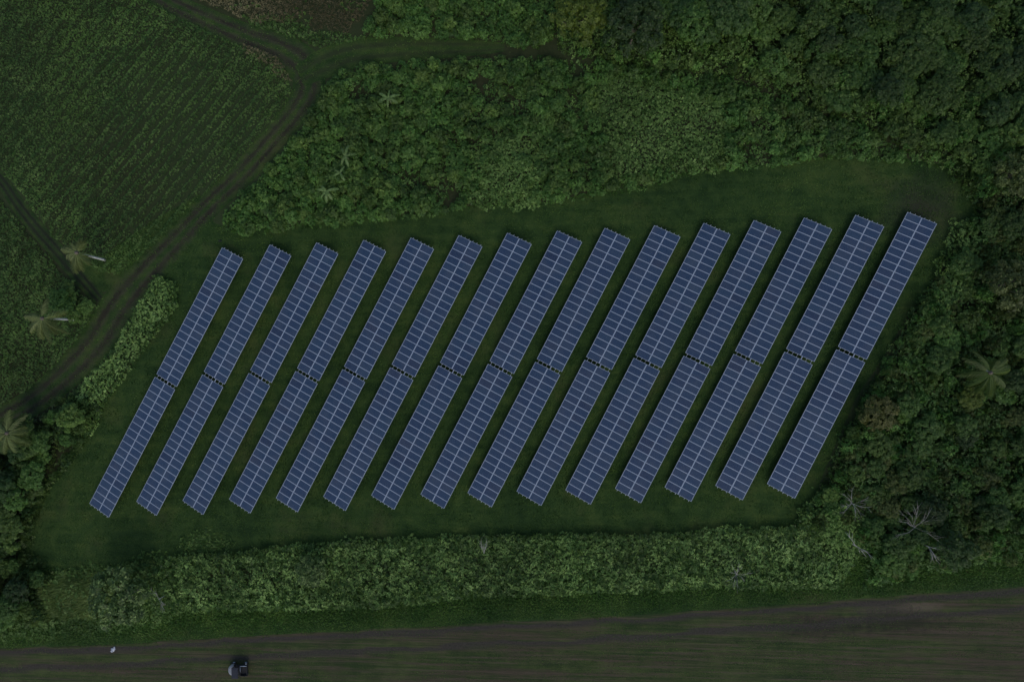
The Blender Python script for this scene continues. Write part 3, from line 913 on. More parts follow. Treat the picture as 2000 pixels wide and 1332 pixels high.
for poly, seed, hh_ in ((EASTW, 181, 2.0), (NORTHW, 183, 2.2)):
    cover('brush', poly, .42, lambda P, d: hh_ + 1.5 * (fbm(P[:, 0], P[:, 1], 2.6, seed) - .45) + .7 * (vnoise(P[:, 0], P[:, 1], 1.0, seed + 1) - .5), .30, L_thicket, 'leafy brush and creepers closing the gaps between the trees', wob=1.0, edge=1.5, seed=seed, jit=.3, nleaf=5)
VINE_C = poly_w([(1860, 440), (1905, 420), (1930, 480), (1900, 560), (1860, 640), (1800, 700), (1760, 690), (1790, 620), (1830, 550)], 1.2)
VINE_D = poly_w([(1560, 1000), (1600, 965), (1660, 960), (1720, 1000), (1710, 1060), (1660, 1080), (1590, 1060)], 1.6)
for poly, seed in ((VINE_C, 187), (VINE_D, 189)):
    cover('vine_cover', poly, .26, lambda P, d: 2.0 + 1.0 * (fbm(P[:, 0], P[:, 1], 2.4, seed) - .5), .22, L_fine, 'blanket of fine creepers beside the lower end of the rightmost panel row' if seed == 189 else 'blanket of fine creepers right of the upper rightmost table', wob=1.4, edge=2.0, seed=seed, jit=.3)
# fine vines blanketing parts of the thicket
VINE_A = poly_w([(1160, 150), (1230, 140), (1330, 160), (1420, 200), (1430, 260), (1440, 320), (1330, 338), (1260, 350), (1190, 360), (1170, 300), (1150, 220)], 1.5)
VINE_B = poly_w([(925, 290), (960, 250), (1040, 262), (1085, 300), (1060, 350), (1035, 395), (950, 412), (890, 372), (915, 330)], 1.9)
cover('vine_cover', VINE_A, .26, lambda P, d: 1.6 + 1.0 * (fbm(P[:, 0], P[:, 1], 3, 141) - .5), .21, L_fine, 'blanket of fine leafy vines over the thicket below the dark trees', edge=2.0, wob=1.2, seed=143)
cover('vine_cover', VINE_B, .25, lambda P, d: 1.5 + 1.2 * (fbm(P[:, 0], P[:, 1], 2, 145) - .5), .22, L_fine, 'pale olive mound of vines in the middle of the thicket', edge=3.0, wob=2.4, seed=147, jit=.35, tint=lambda P: np.clip(.62 + .5 * (fbm(P[:, 0], P[:, 1], 2, 148) - .5) + rng.uniform(-.3, .4, len(P)), 0, 1))

# ------------------------------------------------------------------ shrubs
def pix(x, y, z):
    q_ = (np.array([x, y, z - CAM_H])) @ ROT
    return 1000 + F_PX * q_[0] / -q_[2], 666 - F_PX * q_[1] / -q_[2]


SIZE_W = lambda rr: 'big'
ROW_TOP = [(o_ + XL * 1.9) for o_ in (np.array(og) for og in ORG)]


def nearest_row(x, y):
    i_ = min(range(15), key=lambda k: abs(ROW_TOP[k][0] - x))
    return {0: 'leftmost', 14: 'rightmost'}.get(i_, ORD[i_])


def shrub_label(lab, rr, x, y, mt, d_lawn):
    size = SIZE_W(rr)
    hue = {'thicket_leaf': 'green', 'broadleaf': 'dark green'}.get(mt.name, 'green')
    if lab == 'north':
        u, v = pix(x, y, 1)
        return '%s %s shrub above the side track, %s' % (size, hue, ('beside the withered plot' if u < 790 else 'toward the withered plot') if u < 850 else ('beside the yellow green tree' if u > 1020 else ('toward the yellow green tree' if u > 940 else 'above its middle'))) + (', picture top' if v < 30 else (', bordering the track' if v > 66 else ''))
    where = ['at the lawn edge', 'behind the lawn edge', 'inside the lower thicket', 'in the thicket heart', 'far up the thicket', 'along the upper thicket edge'][int(np.searchsorted([2.2, 4.6, 7.5, 11, 15], d_lawn))]
    r_ = nearest_row(x, y)
    return '%s %s shrub %s above the %s row%s' % (size, hue, where, r_, '' if r_.endswith('most') else ' from left')


SH_VAR = []
for k in range(8):
    buf, _ = lobed(.78, .50, .42, 8, .40, 15, .21, 6)
    low, _ = lobed(.78, .50, .42, 7, .42, 8, .25, 5)
    SH_VAR.append((buf, low))


def shrub_mesh(buf, mat):
    me = np_mesh('shrub', buf[0], buf[1], mat, {'tint': buf[2]})
    return me


SH_MESH = {mm.name: [shrub_mesh(b[0], mm) for b in SH_VAR] for mm in (L_thicket, L_wood, L_vine, L_dark, L_olive)}


def shrub_points(poly, step, r0, r1, wob=.5, seed=5, excl=()):
    P, d = scatter(poly, step, margin=.25, wob=wob, seed=seed)
    r = r0 + (r1 - r0) * rng.random(len(P)) ** 1.5
    r *= .75 + .5 * fbm(P[:, 0], P[:, 1], 5, seed + 2)
    r = np.minimum(r, d * .8 + .45)
    k = off_tracks(P) > r * .55
    k &= ~(inside(P, VINE_B) & (rng.random(len(P)) < .6))
    for e in excl:
        k &= ~(inside(P, e) & (dist_line(P, e) > .8))
    return P[k], r[k]


GAPS = [at(880, 375), at(1020, 215), at(1120, 205), at(700, 190), at(1130, 140)]
shr = []
for poly, step, a, b, mats, seed, lab in (
        (THICKET, 1.12, .70, 1.35, (L_thicket, L_thicket, L_thicket, L_wood), 151, 'thicket'),
        (NSHRUB, 1.05, .65, 1.25, (L_thicket, L_thicket, L_wood), 153, 'north')):
    P, r = shrub_points(poly, step, a, b, seed=seed, excl=(VINE_A,))
    for (x, y), rr in zip(P, r):
        gap = min(math.hypot(x - q[0], y - q[1]) for q in GAPS)
        if gap < 1.8 or (fbm(np.array([x]), np.array([y]), 4.5, 157)[0] < .30): continue
        shr.append((rr, x, y, mats[int(rng.integers(len(mats)))], lab))
shr.sort(key=lambda s: -s[0])
_a, _b = shr[90][0], shr[190][0]
SIZE_W = lambda rr: 'big' if rr > _a else ('middling' if rr > _b else 'smaller')
LAB_S = {'thicket': ('rounded leafy shrub in the thicket between dirt track and panels', 'shrubs of the thicket above the panels'),
         'north': ('rounded leafy shrub above the grassy side track', 'shrubs above the grassy side track')}
n_ind = 0
rest = {}
for rr, x, y, mt, lab in shr:
    v = int(rng.integers(8)); az = rng.uniform(0, 6.28); hz = rr * rng.uniform(.9, 1.4)
    if n_ind < 295:
        dl = dist_line(np.array([[x, y]]), lawn_poly)[0]
        o = link('shrub', SH_MESH[mt.name][v], None, shrub_label(lab, rr, x, y, mt, dl), 'shrub', LAB_S[lab][1])
        o.location = (x, y, 0); o.rotation_euler = (0, 0, az); o.scale = (rr, rr, hz)
        n_ind += 1
    else:
        V_, F_, T_ = SH_VAR[v][1]
        ca, sa = math.cos(az) * rr, math.sin(az) * rr
        W_ = np.stack([V_[:, 0] * ca - V_[:, 1] * sa + x, V_[:, 0] * sa + V_[:, 1] * ca + y, V_[:, 2] * hz], 1)
        rest.setdefault(mt.name, (mt, []))[1].append((W_, F_, np.clip(T_ + rng.uniform(-.3, .3), 0, 1)))
for poly, step, mats, seed in ((EASTW, 1.3, (L_wood, L_thicket, L_thicket, L_olive), 171), (NORTHW, 1.5, (L_wood, L_thicket, L_wood), 173), (WESTB, 1.6, (L_wood, L_dark), 175)):
    P, r = shrub_points(poly, step, .6, 1.2, seed=seed)
    for (x, y), rr in zip(P, r):
        v = int(rng.integers(8)); az = rng.uniform(0, 6.28); hz = rr * rng.uniform(1.2, 2.6); mt = mats[int(rng.integers(len(mats)))]
        V_, F_, T_ = SH_VAR[v][1]
        ca, sa = math.cos(az) * rr, math.sin(az) * rr
        W_ = np.stack([V_[:, 0] * ca - V_[:, 1] * sa + x, V_[:, 0] * sa + V_[:, 1] * ca + y, V_[:, 2] * hz], 1)
        rest.setdefault(mt.name + ' wood', (mt, []))[1].append((W_, F_, np.clip(T_ + rng.uniform(-.3, .3), 0, 1)))
for nm, (mt, bufs) in rest.items():
    foliage('shrubbery', join_bufs(bufs), mt, kind='stuff', label='mass of smaller leafy bushes filling the ' + ('wood between the trees' if 'wood' in nm else 'thicket'))


# ------------------------------------------------------------------ trees
def tree_variant(Rr, H, zr, nl, lr, mat, leaf=.27, dens=9, nleaf=6):
    zc = H - zr
    buf, C = lobed(Rr, zc, zr, nl, lr, dens, leaf, nleaf)
    crown = np_mesh('crown', buf[0], buf[1], mat, {'tint': buf[2]})
    bm = bmesh.new()
    lean = rng.uniform(-.25, .25, 2)
    top = Vector((lean[0], lean[1], zc + zr * .3))
    add_tube(bm, [(0, 0, -.1), (lean[0] * .3, lean[1] * .3, zc * .45), top], [.16 * H / 5, .12 * H / 5, .06 * H / 5], 7)
    for c in C[::max(1, len(C) // 7)]:
        s = Vector((lean[0] * .5, lean[1] * .5, zc * rng.uniform(.45, .8)))
        e = Vector(c)
        add_tube(bm, [s, s.lerp(e, .5) + Vector((0, 0, -.1)), e], [.07 * H / 5, .05 * H / 5, .02 * H / 5], 5)
    return bm_mesh('trunk', bm, M_bark), crown


TV = {}
for key, mat, par in (
        ('wood', L_wood, ((2.2, 4.4, 1.1, 30, .54), (2.0, 4.2, 1.0, 26, .52), (2.5, 4.6, 1.1, 36, .55), (2.1, 4.3, 1.1, 28, .56))),
        ('thicket', L_thicket, ((2.1, 3.6, .9, 28, .48), (1.9, 3.3, .8, 24, .46), (2.3, 3.8, .9, 32, .50))),
        ('dark', L_dark, ((2.6, 6.0, 1.6, 30, .64), (2.3, 5.6, 1.5, 26, .62), (2.8, 6.2, 1.6, 34, .66))),
        ('yellow', L_yellow, ((2.9, 6.5, 2.0, 40, .58),)),
        ('olive', L_olive, ((1.9, 4.0, 1.1, 20, .52), (2.1, 4.3, 1.2, 22, .54))),
        ('glossy', L_glint, ((2.2, 4.4, 1.1, 30, .54),)),
        ('rust', L_rust, ((1.9, 3.4, .9, 20, .5),))):
    TV[key] = [tree_variant(*p, mat, leaf=.25, dens=13) for p in par]


def tree(key, x, y, s, label, group=None, name='broadleaf_tree', v=None, hs=1.0):
    t = bpy.data.objects.new(name, None); COL.objects.link(t)
    t.location = (x, y, 0); t.rotation_euler = (0, 0, rng.uniform(0, 6.28)); t.scale = (s, s, s * hs)
    tag(t, label, 'tree', group)
    if v is None: v = int(rng.integers(len(TV[key])))
    tr, cr = TV[key][v]
    link('trunk', tr, t); link('crown', cr, t)
    return t


def tree_at(key, u, v, r_px, zc, label, name='broadleaf_tree', base_r=2.3, hs=1.0):
    q = at(u, v, zc)
    return tree(key, q[0], q[1], r_px / 14.2 / base_r, label, name=name, v=0, hs=hs)


# singled out trees
single = [('yellow', 1130, 45, 62, 4.5, 'tall yellow green tree at the end of the grassy side track', 'yellow_tree', 3.2),
          ('dark', 1238, 62, 62, 5.0, 'big blackish green tree right of the yellow green tree', 'dark_tree', 2.9),
          ('rust', 1712, 806, 40, 2.2, 'rusty brown bush beside the rightmost panel row', 'rusty_bush', 2.1),
          ('yellow', 1892, 776, 30, 2.0, 'small bright yellow green bush under the right palm', 'yellow_bush', 3.2),
          ('olive', 1975, 345, 46, 3.0, 'pale olive tree at the right edge below the wood corner', 'olive_tree', 2.2),
          ('olive', 1955, 560, 52, 3.0, 'brownish olive tree near the right edge above the palm', 'olive_tree', 2.2),
          ('glossy', 612, 1108, 34, 1.4, 'sparse dark bush sunk in the left part of the hedge', 'dark_bush', 2.4),
          ('glossy', 268, 1150, 66, 1.0, 'round dark glossy bush between tall grass and vine hedge', 'dark_bush', 2.4)]
taken = []
for key, u, v, rp, zc, lab, nm, br in single:
    small = nm.endswith('bush')
    t = tree_at(key, u, v, rp, zc, lab, nm, br, hs=.75 if small else 1.0)
    if small: t['category'] = 'bush'
    taken.append((t.location.x, t.location.y, rp / 14.2))


def wood(poly, step, smin, smax, keys, label, group, seed, keepout=1.0, name='broadleaf_tree', shrink=2.0):
    P, d = scatter(poly, step, margin=.9, wob=.5, seed=seed)
    n = 0
    for (x, y), dd in zip(P, d):
        if any(math.hypot(x - a, y - b) < c * keepout for a, b, c in taken): continue
        s = rng.uniform(smin, smax)
        s = min(s, max(.35, dd / shrink))
        if off_tracks(np.array([[x, y]]))[0] < 1.7 * s: continue
        key = keys[int(rng.integers(len(keys)))]
        if dd < 3.2 and key in ('dark', 'wood'): key = 'thicket'
        hue = {'wood': 'green', 'thicket': 'lighter green', 'dark': 'blackish green', 'olive': 'olive'}[key]
        big = s * (2.5 if key == 'dark' else 2.0)
        size = 'large' if big > 1.75 else ('middling' if big > 1.25 else 'small')
        u, v = pix(x, y, 3)
        if u > 2075 or u < -75 or v < -75: continue
        tree(key, x, y, s, '%s %s %s' % (size, hue.replace('blackish green', 'blackish'), label(u, v, x, y)), group, {'dark': 'dark_tree'}.get(key, name if big > 1.4 else 'bushy_tree'), hs=rng.uniform(.85, 1.1)); n += 1
    return n


def lab_dark(u, v, x, y):
    return 'tree of the top wood, ' + ('at the top edge' if v < 20 else ('bordering the thicket' if v > 75 else 'in its middle')) + (' beside the yellow tree' if u < 1290 else (' left of its centre' if u < 1400 else ' toward the right wood'))


def lab_right(u, v, x, y):
    d_ = dist_line(np.array([[x, y]]), lawn_poly)[0]
    a = 'at the lawn corner' if d_ < 4 else ('at the top edge' if v < 25 else ('at the right edge' if u > 1960 else ('beside the thicket' if u < 1560 else ('high in the wood' if v < 120 else ('halfway up the wood' if v < 215 else 'low in the wood')))))
    r_ = nearest_row(x, y)
    return 'tree %s, above %s' % (a, 'and right of the rows' if u > 1840 else 'the %s panel row%s' % (r_, '' if r_.endswith('most') else ' from left'))


def lab_east(u, v, x, y):
    d_ = dist_line(np.array([[x, y]]), lawn_poly)[0]
    a = 'at the lawn edge' if d_ < 2.5 else ('at the right edge' if u > 1960 else ('one step into the wood' if d_ < 7 else 'deep in the right wood'))
    b = ['by the rightmost row top', 'beside the rightmost upper table', 'just above the right palm', 'just below the right palm', 'beside the rightmost lower table', 'around the bare tree', 'above the right end of the field']
    k = int(np.searchsorted([480, 600, 720, 840, 940, 1050], v))
    return 'tree %s, %s' % (a, b[k])


def lab_west(u, v, x, y):
    a = 'at the left edge' if u < 45 else ('at the lawn edge' if u > 90 else 'in the left wood')
    b = ['beside the dirt track', 'near the half cut palm', 'below the half cut palm', 'left of the lowest lawn corner', 'above the field corner']
    return 'tree %s, %s' % (a, b[int(np.searchsorted([840, 920, 1000, 1100], v))])


def lab_mid(u, v, x, y):
    return 'bush between the two left palms, ' + ('nearer the upper palm' if v < 585 else 'nearer the lower palm')


PALM4 = at(1932, 728, 5.0)
taken.append((PALM4[0], PALM4[1], 2.2))
taken.append((at(1835, 770)[0], at(1835, 770)[1], 2.6))
DARKW = poly_w([(1180, -100), (1190, 20), (1200, 110), (1290, 122), (1420, 110), (1500, 60), (1560, -100)], 4.0)
RIGHTW = poly_w([(1500, -90), (1470, 60), (1450, 130), (1560, 185), (1700, 240), (1850, 315), (1900, 340), (2090, 330), (2090, -90)], 3.2)
n1 = wood(DARKW, 2.9, .80, 1.10, ['dark', 'dark', 'wood'], lab_dark, 'dark trees of the upper wood', 161)
n2 = wood(RIGHTW, 2.6, .50, .98, ['wood', 'wood', 'thicket', 'wood', 'thicket', 'wood', 'dark'], lab_right, 'trees of the upper right wood', 163)
n3 = wood(EASTW, 2.6, .42, .86, ['wood', 'thicket', 'thicket', 'wood', 'thicket', 'olive', 'wood', 'dark'], lab_east, 'trees right of the panels', 165)
n4 = wood(WESTB, 2.35, .5, .9, ['wood', 'dark', 'wood'], lab_west, 'trees at the lower left edge', 167)
BUSHT = poly_w([(92, 540), (150, 540), (182, 585), (190, 630), (150, 655), (118, 640), (112, 590)], 1.2)
n5 = wood(BUSHT, 1.6, .5, .8, ['wood', 'wood', 'dark', 'olive'], lab_mid, 'bushes between the left palms', 169, shrink=1.6)
print('trees', n1, n2, n3, n4, n5, 'shrubs', len(shr))


# ------------------------------------------------------------------ palms and bananas
def frond_mesh(Ln, droop, mat, nleaf=34, wl=.62, name='frond'):
    """feather leaf along +X from the origin: rib and two rows of hanging leaflets"""
    V = []; Fq = []; T = []
    pts = []
    for i in range(13):
        t = i / 12
        pts.append(np.array([Ln * (t - .12 * droop * t * t), 0, Ln * (.22 * t - .55 * droop * t * t)]))
    for i in range(12):
        a, b = pts[i], pts[i + 1]; w = .035 * (1 - i / 13) + .008
        k = len(V)
        V += [a + [0, -w, 0], a + [0, w, 0], b + [0, w, 0], b + [0, -w, 0]]; Fq.append([k, k + 1, k + 2, k + 3]); T += [.6] * 4
    for i in range(nleaf):
        t = .12 + .88 * (i + .5) / nleaf
        f = t * 12; j = min(int(f), 11); p = pts[j] * (1 - f + j) + pts[j + 1] * (f - j)
        ll = wl * (.45 + 1.1 * math.sin(math.pi * min(1, t * .92 + .06)) ** .8) * rng.uniform(.8, 1.1)
        for s in (-1, 1):
            dirv = np.array([.55 + .3 * t, s * rng.uniform(.75, 1.0), -.35 - .35 * rng.random()]); dirv /= np.linalg.norm(dirv)
            wv = np.array([.055, 0, .01])
            m_ = p + dirv * ll * .55; e = p + dirv * ll + [0, 0, -.25 * ll]
            k = len(V)
            V += [p - wv * .5, p + wv * .5, m_ + wv * .6, m_ - wv * .6]; Fq.append([k, k + 1, k + 2, k + 3])
            V += [m_ - wv * .6, m_ + wv * .6, e + wv * .1, e - wv * .1]; Fq.append([k + 4, k + 5, k + 6, k + 7])
            T += [rng.uniform(.1, .8)] * 8
    return np_mesh(name, np.array(V), np.array(Fq), mat, {'tint': np.array(T)})


def palm(base_px, crown_px, zc, fronds, Ln, mat, label, trunk_r=.15, z0=0.0):
    b = at(*base_px, z0); c = at(*crown_px, zc)
    t = bpy.data.objects.new('palm_tree', None); COL.objects.link(t)
    t.location = (b[0], b[1], 0)
    tag(t, label, 'palm tree')
    top = Vector((c[0] - b[0], c[1] - b[1], zc))
    bm = bmesh.new()
    pts = [Vector((0, 0, -.2)), Vector((0, 0, z0 + .1)).lerp(top, .0)]
    pts = [Vector((top.x * f ** 1.25, top.y * f ** 1.25, top.z * f)) for f in np.linspace(0, 1, 14)]
    rad = [trunk_r * (1.45 if i == 0 else 1.1 - .4 * i / 13) * (1 + .05 * (i % 2)) for i in range(14)]
    add_tube(bm, pts, rad, 9)
    link('trunk', bm_mesh('trunk', bm, M_palmbark), t)
    bm = bmesh.new(); bmesh.ops.create_icosphere(bm, subdivisions=2, radius=.26, matrix=Matrix.Translation(top) @ Matrix.Diagonal((1, 1, 1.4, 1)))
    link('crown_shaft', bm_mesh('crown_shaft', bm, M_bark), t)
    for ang, ln, dr in fronds:          # picture direction in degrees (0 = right, 90 = up)
        ang += rng.uniform(-7, 7); dr *= rng.uniform(.75, 1.45)
        o = link('frond', frond_mesh(Ln * ln * rng.uniform(.85, 1.1), dr, mat), t)
        o.location = top
        o.rotation_euler = (rng.uniform(-.6, .6), 0, R(ang))


palm((205, 508), (150, 494), 5.9, [(200, .75, .9), (165, 1.0, .8), (150, .95, .7), (178, .8, 1.1), (225, 1.0, 1.2), (240, 1.0, 1.1), (255, 1.0, 1.25), (268, .95, 1.1), (282, .9, 1.2), (300, .8, 1.2), (72, .8, .9), (95, .65, 1.1), (190, .55, .4), (215, .55, .5), (320, .5, 1.3)], 2.9, L_palm,
     'leaning palm with pale trunk at the lower tip of the upper crop field')
palm((148, 625), (83, 622), 6.6, [(200, 1.0, .9), (215, 1.1, 1.0), (232, 1.1, 1.1), (248, 1.1, 1.0), (262, 1.25, .9), (278, 1.2, .9), (298, .9, 1.0), (322, 1.15, .9), (102, 1.0, .8), (158, 1.0, .6), (172, .9, .7), (12, 1.0, .9), (340, .7, 1.1), (185, .8, .8)], 3.0, L_palm,
     'palm with long pale trunk and ragged fronds beside the dirt track')
palm((60, 836), (14, 846), 5.2, [(62, 1.2, .7), (88, 1.0, .8), (110, .9, .9), (20, .9, .9), (-8, 1.0, .9), (-30, 1.05, 1.0), (-55, 1.1, 1.0), (-80, 1.0, 1.0), (-110, 1.0, 1.0), (-140, 1.0, 1.0), (170, 1.0, .9), (145, 1.0, .9)], 3.0, L_palm,
     'palm half cut by the left edge above the dark trees')
palm((1918, 722), (1934, 728), 5.4, [(98, 1.05, .8), (136, 1.1, .7), (178, 1.15, .9), (200, .9, .8), (38, 1.05, .7), (20, .95, .8), (2, 1.0, .8), (-25, .9, .9), (-52, .9, .9), (-72, 1.15, .8), (-92, .95, .9), (-112, 1.0, .9), (-135, 1.1, .8), (60, .7, .7)], 3.1, L_palmg,
     'green palm crown rising from the wood right of the panels')


def banana(u, v, zc, leaves, label):
    q = at(u, v, zc)
    t = bpy.data.objects.new('banana_plant', None); COL.objects.link(t)
    t.location = (q[0], q[1], 0)
    tag(t, label, 'banana plant')
    bm = bmesh.new(); add_tube(bm, [(0, 0, -.1), (.03, .02, zc * .6), (0, 0, zc)], [.14, .11, .07], 8)
    link('stem', bm_mesh('stem', bm, plain('banana_stem', (.10, .13, .05), .7)), t)
    for ang, ln, dr in leaves:
        V = []; Fq = []
        n = 9
        for i in range(n + 1):
            s = i / n
            w = .12 * ln * math.sin(math.pi * min(1, .08 + .9 * s)) ** .6 * (1 if 0 < i < n else .3)
            x = ln * (s - .15 * dr * s * s); z = ln * (.45 * s - .75 * dr * s * s)
            jag = rng.uniform(.8, 1.05)
            V += [(x, -w * jag, z - w * .35), (x, 0, z), (x, w * jag, z - w * .35)]
        for i in range(n):
            a = i * 3
            Fq += [(a, a + 3, a + 4, a + 1), (a + 1, a + 4, a + 5, a + 2)]
        o = link('leaf', np_mesh('leaf', np.array(V), np.array(Fq), L_banana, {'tint': rng.random(len(V))}), t)
        o.location = (0, 0, zc); o.rotation_euler = (0, 0, R(ang))


banana(758, 192, 2.6, [(20, 1.9, .9), (150, 1.8, .8), (195, 1.9, 1.0), (335, 1.7, 1.0), (80, 1.3, .7), (265, 1.4, .9)], 'pale banana plant in the thicket beside the grassy side track')
banana(674, 305, 2.6, [(75, 1.9, .8), (115, 1.6, .9), (15, 1.5, .9), (285, 1.7, 1.0), (240, 1.5, 1.0)], 'upper banana plant of the pair below the middle of the thicket edge')
banana(664, 338, 2.4, [(200, 1.4, .9), (300, 1.5, .8), (60, 1.4, .9), (150, 1.2, .9)], 'small banana plant between two larger ones in the thicket')
banana(638, 373, 2.6, [(10, 1.9, .8), (170, 1.8, .9), (140, 1.5, .9), (265, 1.9, 1.0), (300, 1.7, 1.0), (225, 1.5, .9)], 'lowest banana plant in the thicket with drooping pale leaves')


# ------------------------------------------------------------------ dead wood
def bare(u, v, z, rad, n, label, name='dead_shrub', up=.5, dirs=None, thick=.022):
    q = at(u, v, z)
    t = bpy.data.objects.new(name, None); COL.objects.link(t)
    t.location = (q[0], q[1], 0); tag(t, label, 'dead tree')
    bm = bmesh.new(); add_tube(bm, [(0, 0, -.1), (0, 0, z * .6), (0, 0, z)], [thick * 2.2, thick * 1.9, thick * 1.5], 6)
    link('trunk', bm_mesh('trunk', bm, M_dead), t)
    for k in range(n):
        a = R(dirs[k % len(dirs)] + rng.uniform(-12, 12)) if dirs else 2 * math.pi * k / n + rng.uniform(-.3, .3)
        L_ = rad * rng.uniform(.6, 1.1)
        bm = bmesh.new()
        p0 = Vector((0, 0, z * rng.uniform(.75, 1.0)))
        e = p0 + Vector((math.cos(a) * L_, math.sin(a) * L_, up * L_ * rng.uniform(.2, 1)))
        m_ = p0.lerp(e, .5) + Vector((rng.uniform(-.1, .1), rng.uniform(-.1, .1), .1)) * L_
        add_tube(bm, [p0, m_, e], [thick, thick * .7, thick * .3], 5)
        for j in range(4):
            s = p0.lerp(m_, rng.uniform(.4, 1)) if j < 2 else m_.lerp(e, rng.uniform(.1, .8))
            aa = a + rng.uniform(-.9, .9); ll = L_ * rng.uniform(.25, .5)
            add_tube(bm, [s, s + Vector((math.cos(aa) * ll, math.sin(aa) * ll, ll * rng.uniform(.1, .6)))], [thick * .5, thick * .18], 4)
        link('branch', bm_mesh('branch', bm, M_dead), t)


bare(1440, 1122, 2.3, 1.7, 9, 'small white dead shrub sticking out of the right part of the hedge')
bare(1788, 1030, 3.6, 3.0, 9, 'bare grey tree with fine twigs in the lower right wood', 'bare_tree', dirs=[20, 60, 95, 130, 165, 200, -20, 75, 110])
bare(1668, 985, 3.0, 2.4, 8, 'bare twiggy crown below the end of the rightmost panel row', 'bare_tree', thick=.026)
bare(1672, 1066, 2.6, 2.2, 3, 'broken pale branch at the right end of the hedge', 'dead_branch', dirs=[-50, -35, 140], thick=.045)
bare(945, 1080, 2.2, 1.9, 6, 'thin dead stems in a brown hole of the hedge', 'dead_shrub', dirs=[80, 110, 100, 60], thick=.025)
bare(1815, 1068, 2.8, 2.0, 5, 'fallen pale branches below the bare grey tree', 'dead_branch', dirs=[-60, -20, 10, -80], thick=.04)
bare(310, 1170, 2.0, 1.6, 5, 'thin pale twigs at the olive bush in the hedge', 'dead_shrub', dirs=[-50, -70, 110, 120], thick=.024)

# ------------------------------------------------------------------ buggy, litter
M_pale = plain('pale_grey_plastic', (.20, .21, .22), .6, 0, 8, .12)
M_roof = plain('dark_blue_grey_roof', (.012, .014, .022), .85, 0, 5, .12)
M_black = plain('black_plastic', (.006, .007, .009), .8, 0, 9, .2)
M_tyre = plain('tyre_rubber', (.018, .018, .018), .85, 0, 14, .2)
M_white = plain('white_sheeting', (.36, .38, .42), .6, 0, 6, .12)

q = at(470, 1303)
bug = bpy.data.objects.new('utility_buggy', None); COL.objects.link(bug)
bug.location = (q[0], q[1], .010); bug.rotation_euler = (0, 0, R(180 + 2))
tag(bug, 'small buggy with pale rounded nose, dark roof and black rear bed on the field', 'buggy')


def part(name, fn, mat, parent=bug):
    bm = bmesh.new(); fn(bm)
    return link(name, bm_mesh(name, bm, mat), parent)


part('chassis', lambda b: (add_box(b, (0, 0, .42), (2.3, .75, .14), bevel=.02), add_box(b, (-.05, 0, .56), (1.3, 1.3, .14), bevel=.03)), M_black)


def nose(b):
    n = 12
    ring = []
    for lay, (zz, k) in enumerate(((.5, 1.0), (.78, 1.0), (.98, .86), (1.04, .55))):
        r_ = []
        for i in range(n + 1):
            a = -math.pi / 2 + math.pi * i / n
            r_.append(b.verts.new((.62 + .78 * k * math.cos(a), .80 * k * math.sin(a), zz)))
        ring.append(r_)
    for l in range(3):
        for i in range(n):
            b.faces.new((ring[l][i], ring[l][i + 1], ring[l + 1][i + 1], ring[l + 1][i])).smooth = True
    b.faces.new(ring[3]); b.faces.new(ring[0][::-1])
    for l in range(3):
        b.faces.new((ring[l][0], ring[l + 1][0], ring[l + 1][n], ring[l][n]))


part('hood', nose, M_pale)
for s in (-1, 1):
    o = part('headlight', lambda b: bmesh.ops.create_icosphere(b, subdivisions=2, radius=.09), M_white)
    o.location = (1.10, s * .40, .78)
part('windscreen', lambda b: add_box(b, (0, 0, 0), (.03, 1.25, .72), bevel=.01), plain('dark_glass', (.03, .035, .045), .08)).matrix_local = Matrix.Translation((.50, 0, 1.32)) @ Matrix.Rotation(R(-18), 4, 'Y')
part('roof', lambda b: (add_box(b, (0, 0, 1.74), (.92, 1.48, .07), bevel=.03), add_box(b, (.0, 0, 1.785), (.7, 1.2, .03), bevel=.012)), M_roof)
for sx in (-.42, .40):
    for sy in (-.66, .66):
        part('roof_post', lambda b: add_tube(b, [(sx * 1.15, sy, .6), (sx, sy, 1.72)], [.03, .03], 6), M_black)
for s in (-1, 1):
    part('seat', lambda b: (add_box(b, (-.12, s * .34, .72), (.46, .52, .16), bevel=.05), add_box(b, (-.36, s * .34, 1.0), (.13, .52, .55), bevel=.05)), M_black)
part('steering_wheel', lambda b: (add_tube(b, [(.30 + .05 * math.cos(a), .34 + .17 * math.cos(a), 1.05 + .16 * math.sin(a)) for a in np.linspace(0, 6.283, 15)], [.016] * 15, 5), add_tube(b, [(.50, .34, .9), (.30, .34, 1.05)], [.02, .02], 5)), M_black)
bed = part('cargo_bed', lambda b: (add_box(b, (-.92, 0, .78), (.92, 1.36, .05)), add_box(b, (-.92, .68, .95), (.94, .05, .32)), add_box(b, (-.92, -.68, .95), (.94, .05, .32)), add_box(b, (-.475, 0, .95), (.05, 1.31, .32)), add_box(b, (-1.37, 0, .95), (.05, 1.31, .32))), M_black)
part('bed_rail', lambda b: add_tube(b, [(-.45, -.68, 1.15), (-.9, -.68, 1.17), (-1.38, -.68, 1.15)], [.035, .035, .035], 7), M_alu, bed)
part('bed_rail', lambda b: add_tube(b, [(-.48, -.66, 1.15), (-.48, -.1, 1.15), (-.48, .1, 1.15)], [.025, .025, .025], 7), M_alu, bed)
for k in range(5):
    part('slat', lambda b: add_box(b, (-.92, -.52 + .26 * k, .815), (.86, .10, .02)), M_black, bed)
part('tail_lamp', lambda b: add_box(b, (-1.26, -.92, 1.0), (.12, .12, .10), bevel=.02), M_white)
part('lamp_arm', lambda b: add_tube(b, [(-1.26, -.68, .98), (-1.26, -.90, .98)], [.02, .02], 5), M_black)
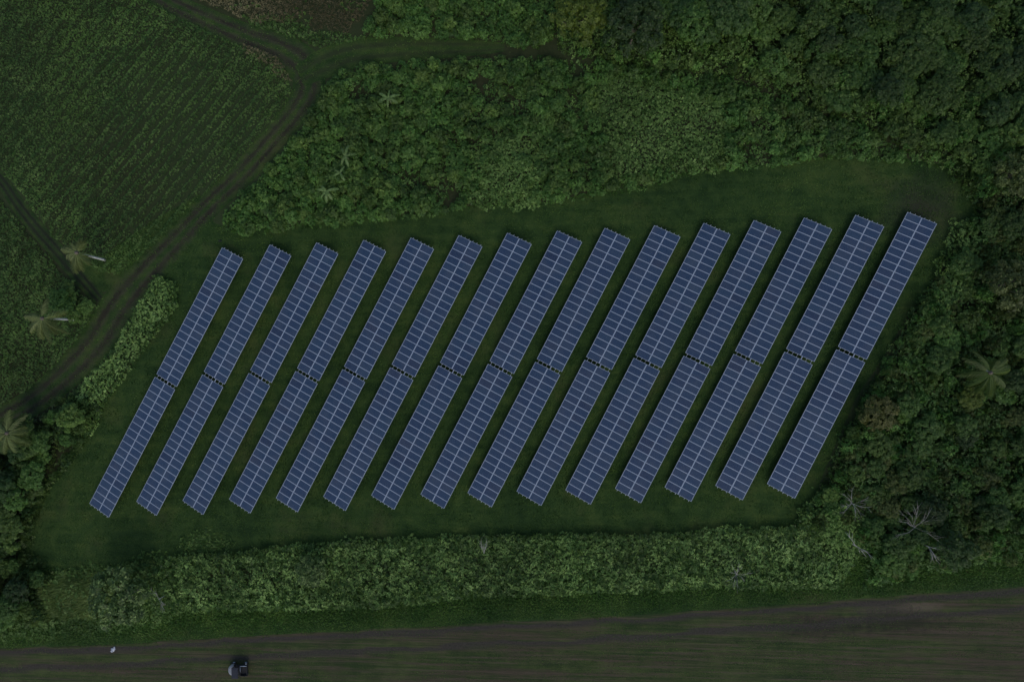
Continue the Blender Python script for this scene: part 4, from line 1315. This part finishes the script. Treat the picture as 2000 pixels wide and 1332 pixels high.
for sx in (.80, -.92):
    for sy in (-.72, .72):
        w_ = part('wheel', lambda b: bmesh.ops.create_cone(b, cap_ends=True, segments=20, radius1=.30, radius2=.30, depth=.22, matrix=Matrix.Translation((sx, sy, .30)) @ Matrix.Rotation(R(90), 4, 'X')), M_tyre)
        part('rim', lambda b: bmesh.ops.create_cone(b, cap_ends=True, segments=16, radius1=.17, radius2=.15, depth=.25, matrix=Matrix.Translation((sx, sy, .30)) @ Matrix.Rotation(R(90), 4, 'X')), M_alu, w_)
part('mirror', lambda b: add_box(b, (.38, -.80, 1.35), (.06, .16, .12), bevel=.02), M_pale)


def crumpled(name, u, v, sx, sy, h, rot, mat, label, cat, seed):
    q = at(u, v)
    n = 14
    g = np.linspace(-1, 1, n)
    X, Y = np.meshgrid(g, g)
    rr = np.sqrt(X ** 2 + Y ** 2)
    Z = h * np.clip(1.1 - rr, 0, 1) ** .5 * (.3 + vnoise(X * 3, Y * 3, 1, seed)) + .01
    jx = (vnoise(X * 4, Y * 4, 1, seed + 1) - .5) * .5; jy = (vnoise(X * 4, Y * 4, 1, seed + 2) - .5) * .5
    V = np.stack([(X + jx) * sx / 2, (Y + jy) * sy / 2, Z], -1).reshape(-1, 3)
    i, j = np.meshgrid(np.arange(n - 1), np.arange(n - 1), indexing='ij')
    c = ((rr[:-1, :-1] + vnoise(X * 2.2, Y * 2.2, 1, seed + 5)[:-1, :-1] * .7) < 1.15)
    qd = (i * n + j)[c]
    o = link(name, np_mesh(name, V, np.stack([qd, qd + 1, qd + n + 1, qd + n], 1), mat), None, label, cat)
    sol = o.modifiers.new('thickness', 'SOLIDIFY'); sol.thickness = .008
    o.location = (q[0], q[1], .014); o.rotation_euler = (0, 0, R(rot))


crumpled('plastic_sheet', 221, 1268, 1.2, .7, .22, 35, M_white, 'crumpled white plastic sheet lying at the top edge of the field', 'litter', 7)
crumpled('dark_scrap', 430, 471, .55, .35, .12, 10, M_black, 'small dark scrap on the lawn left of the first panel row', 'litter', 17)
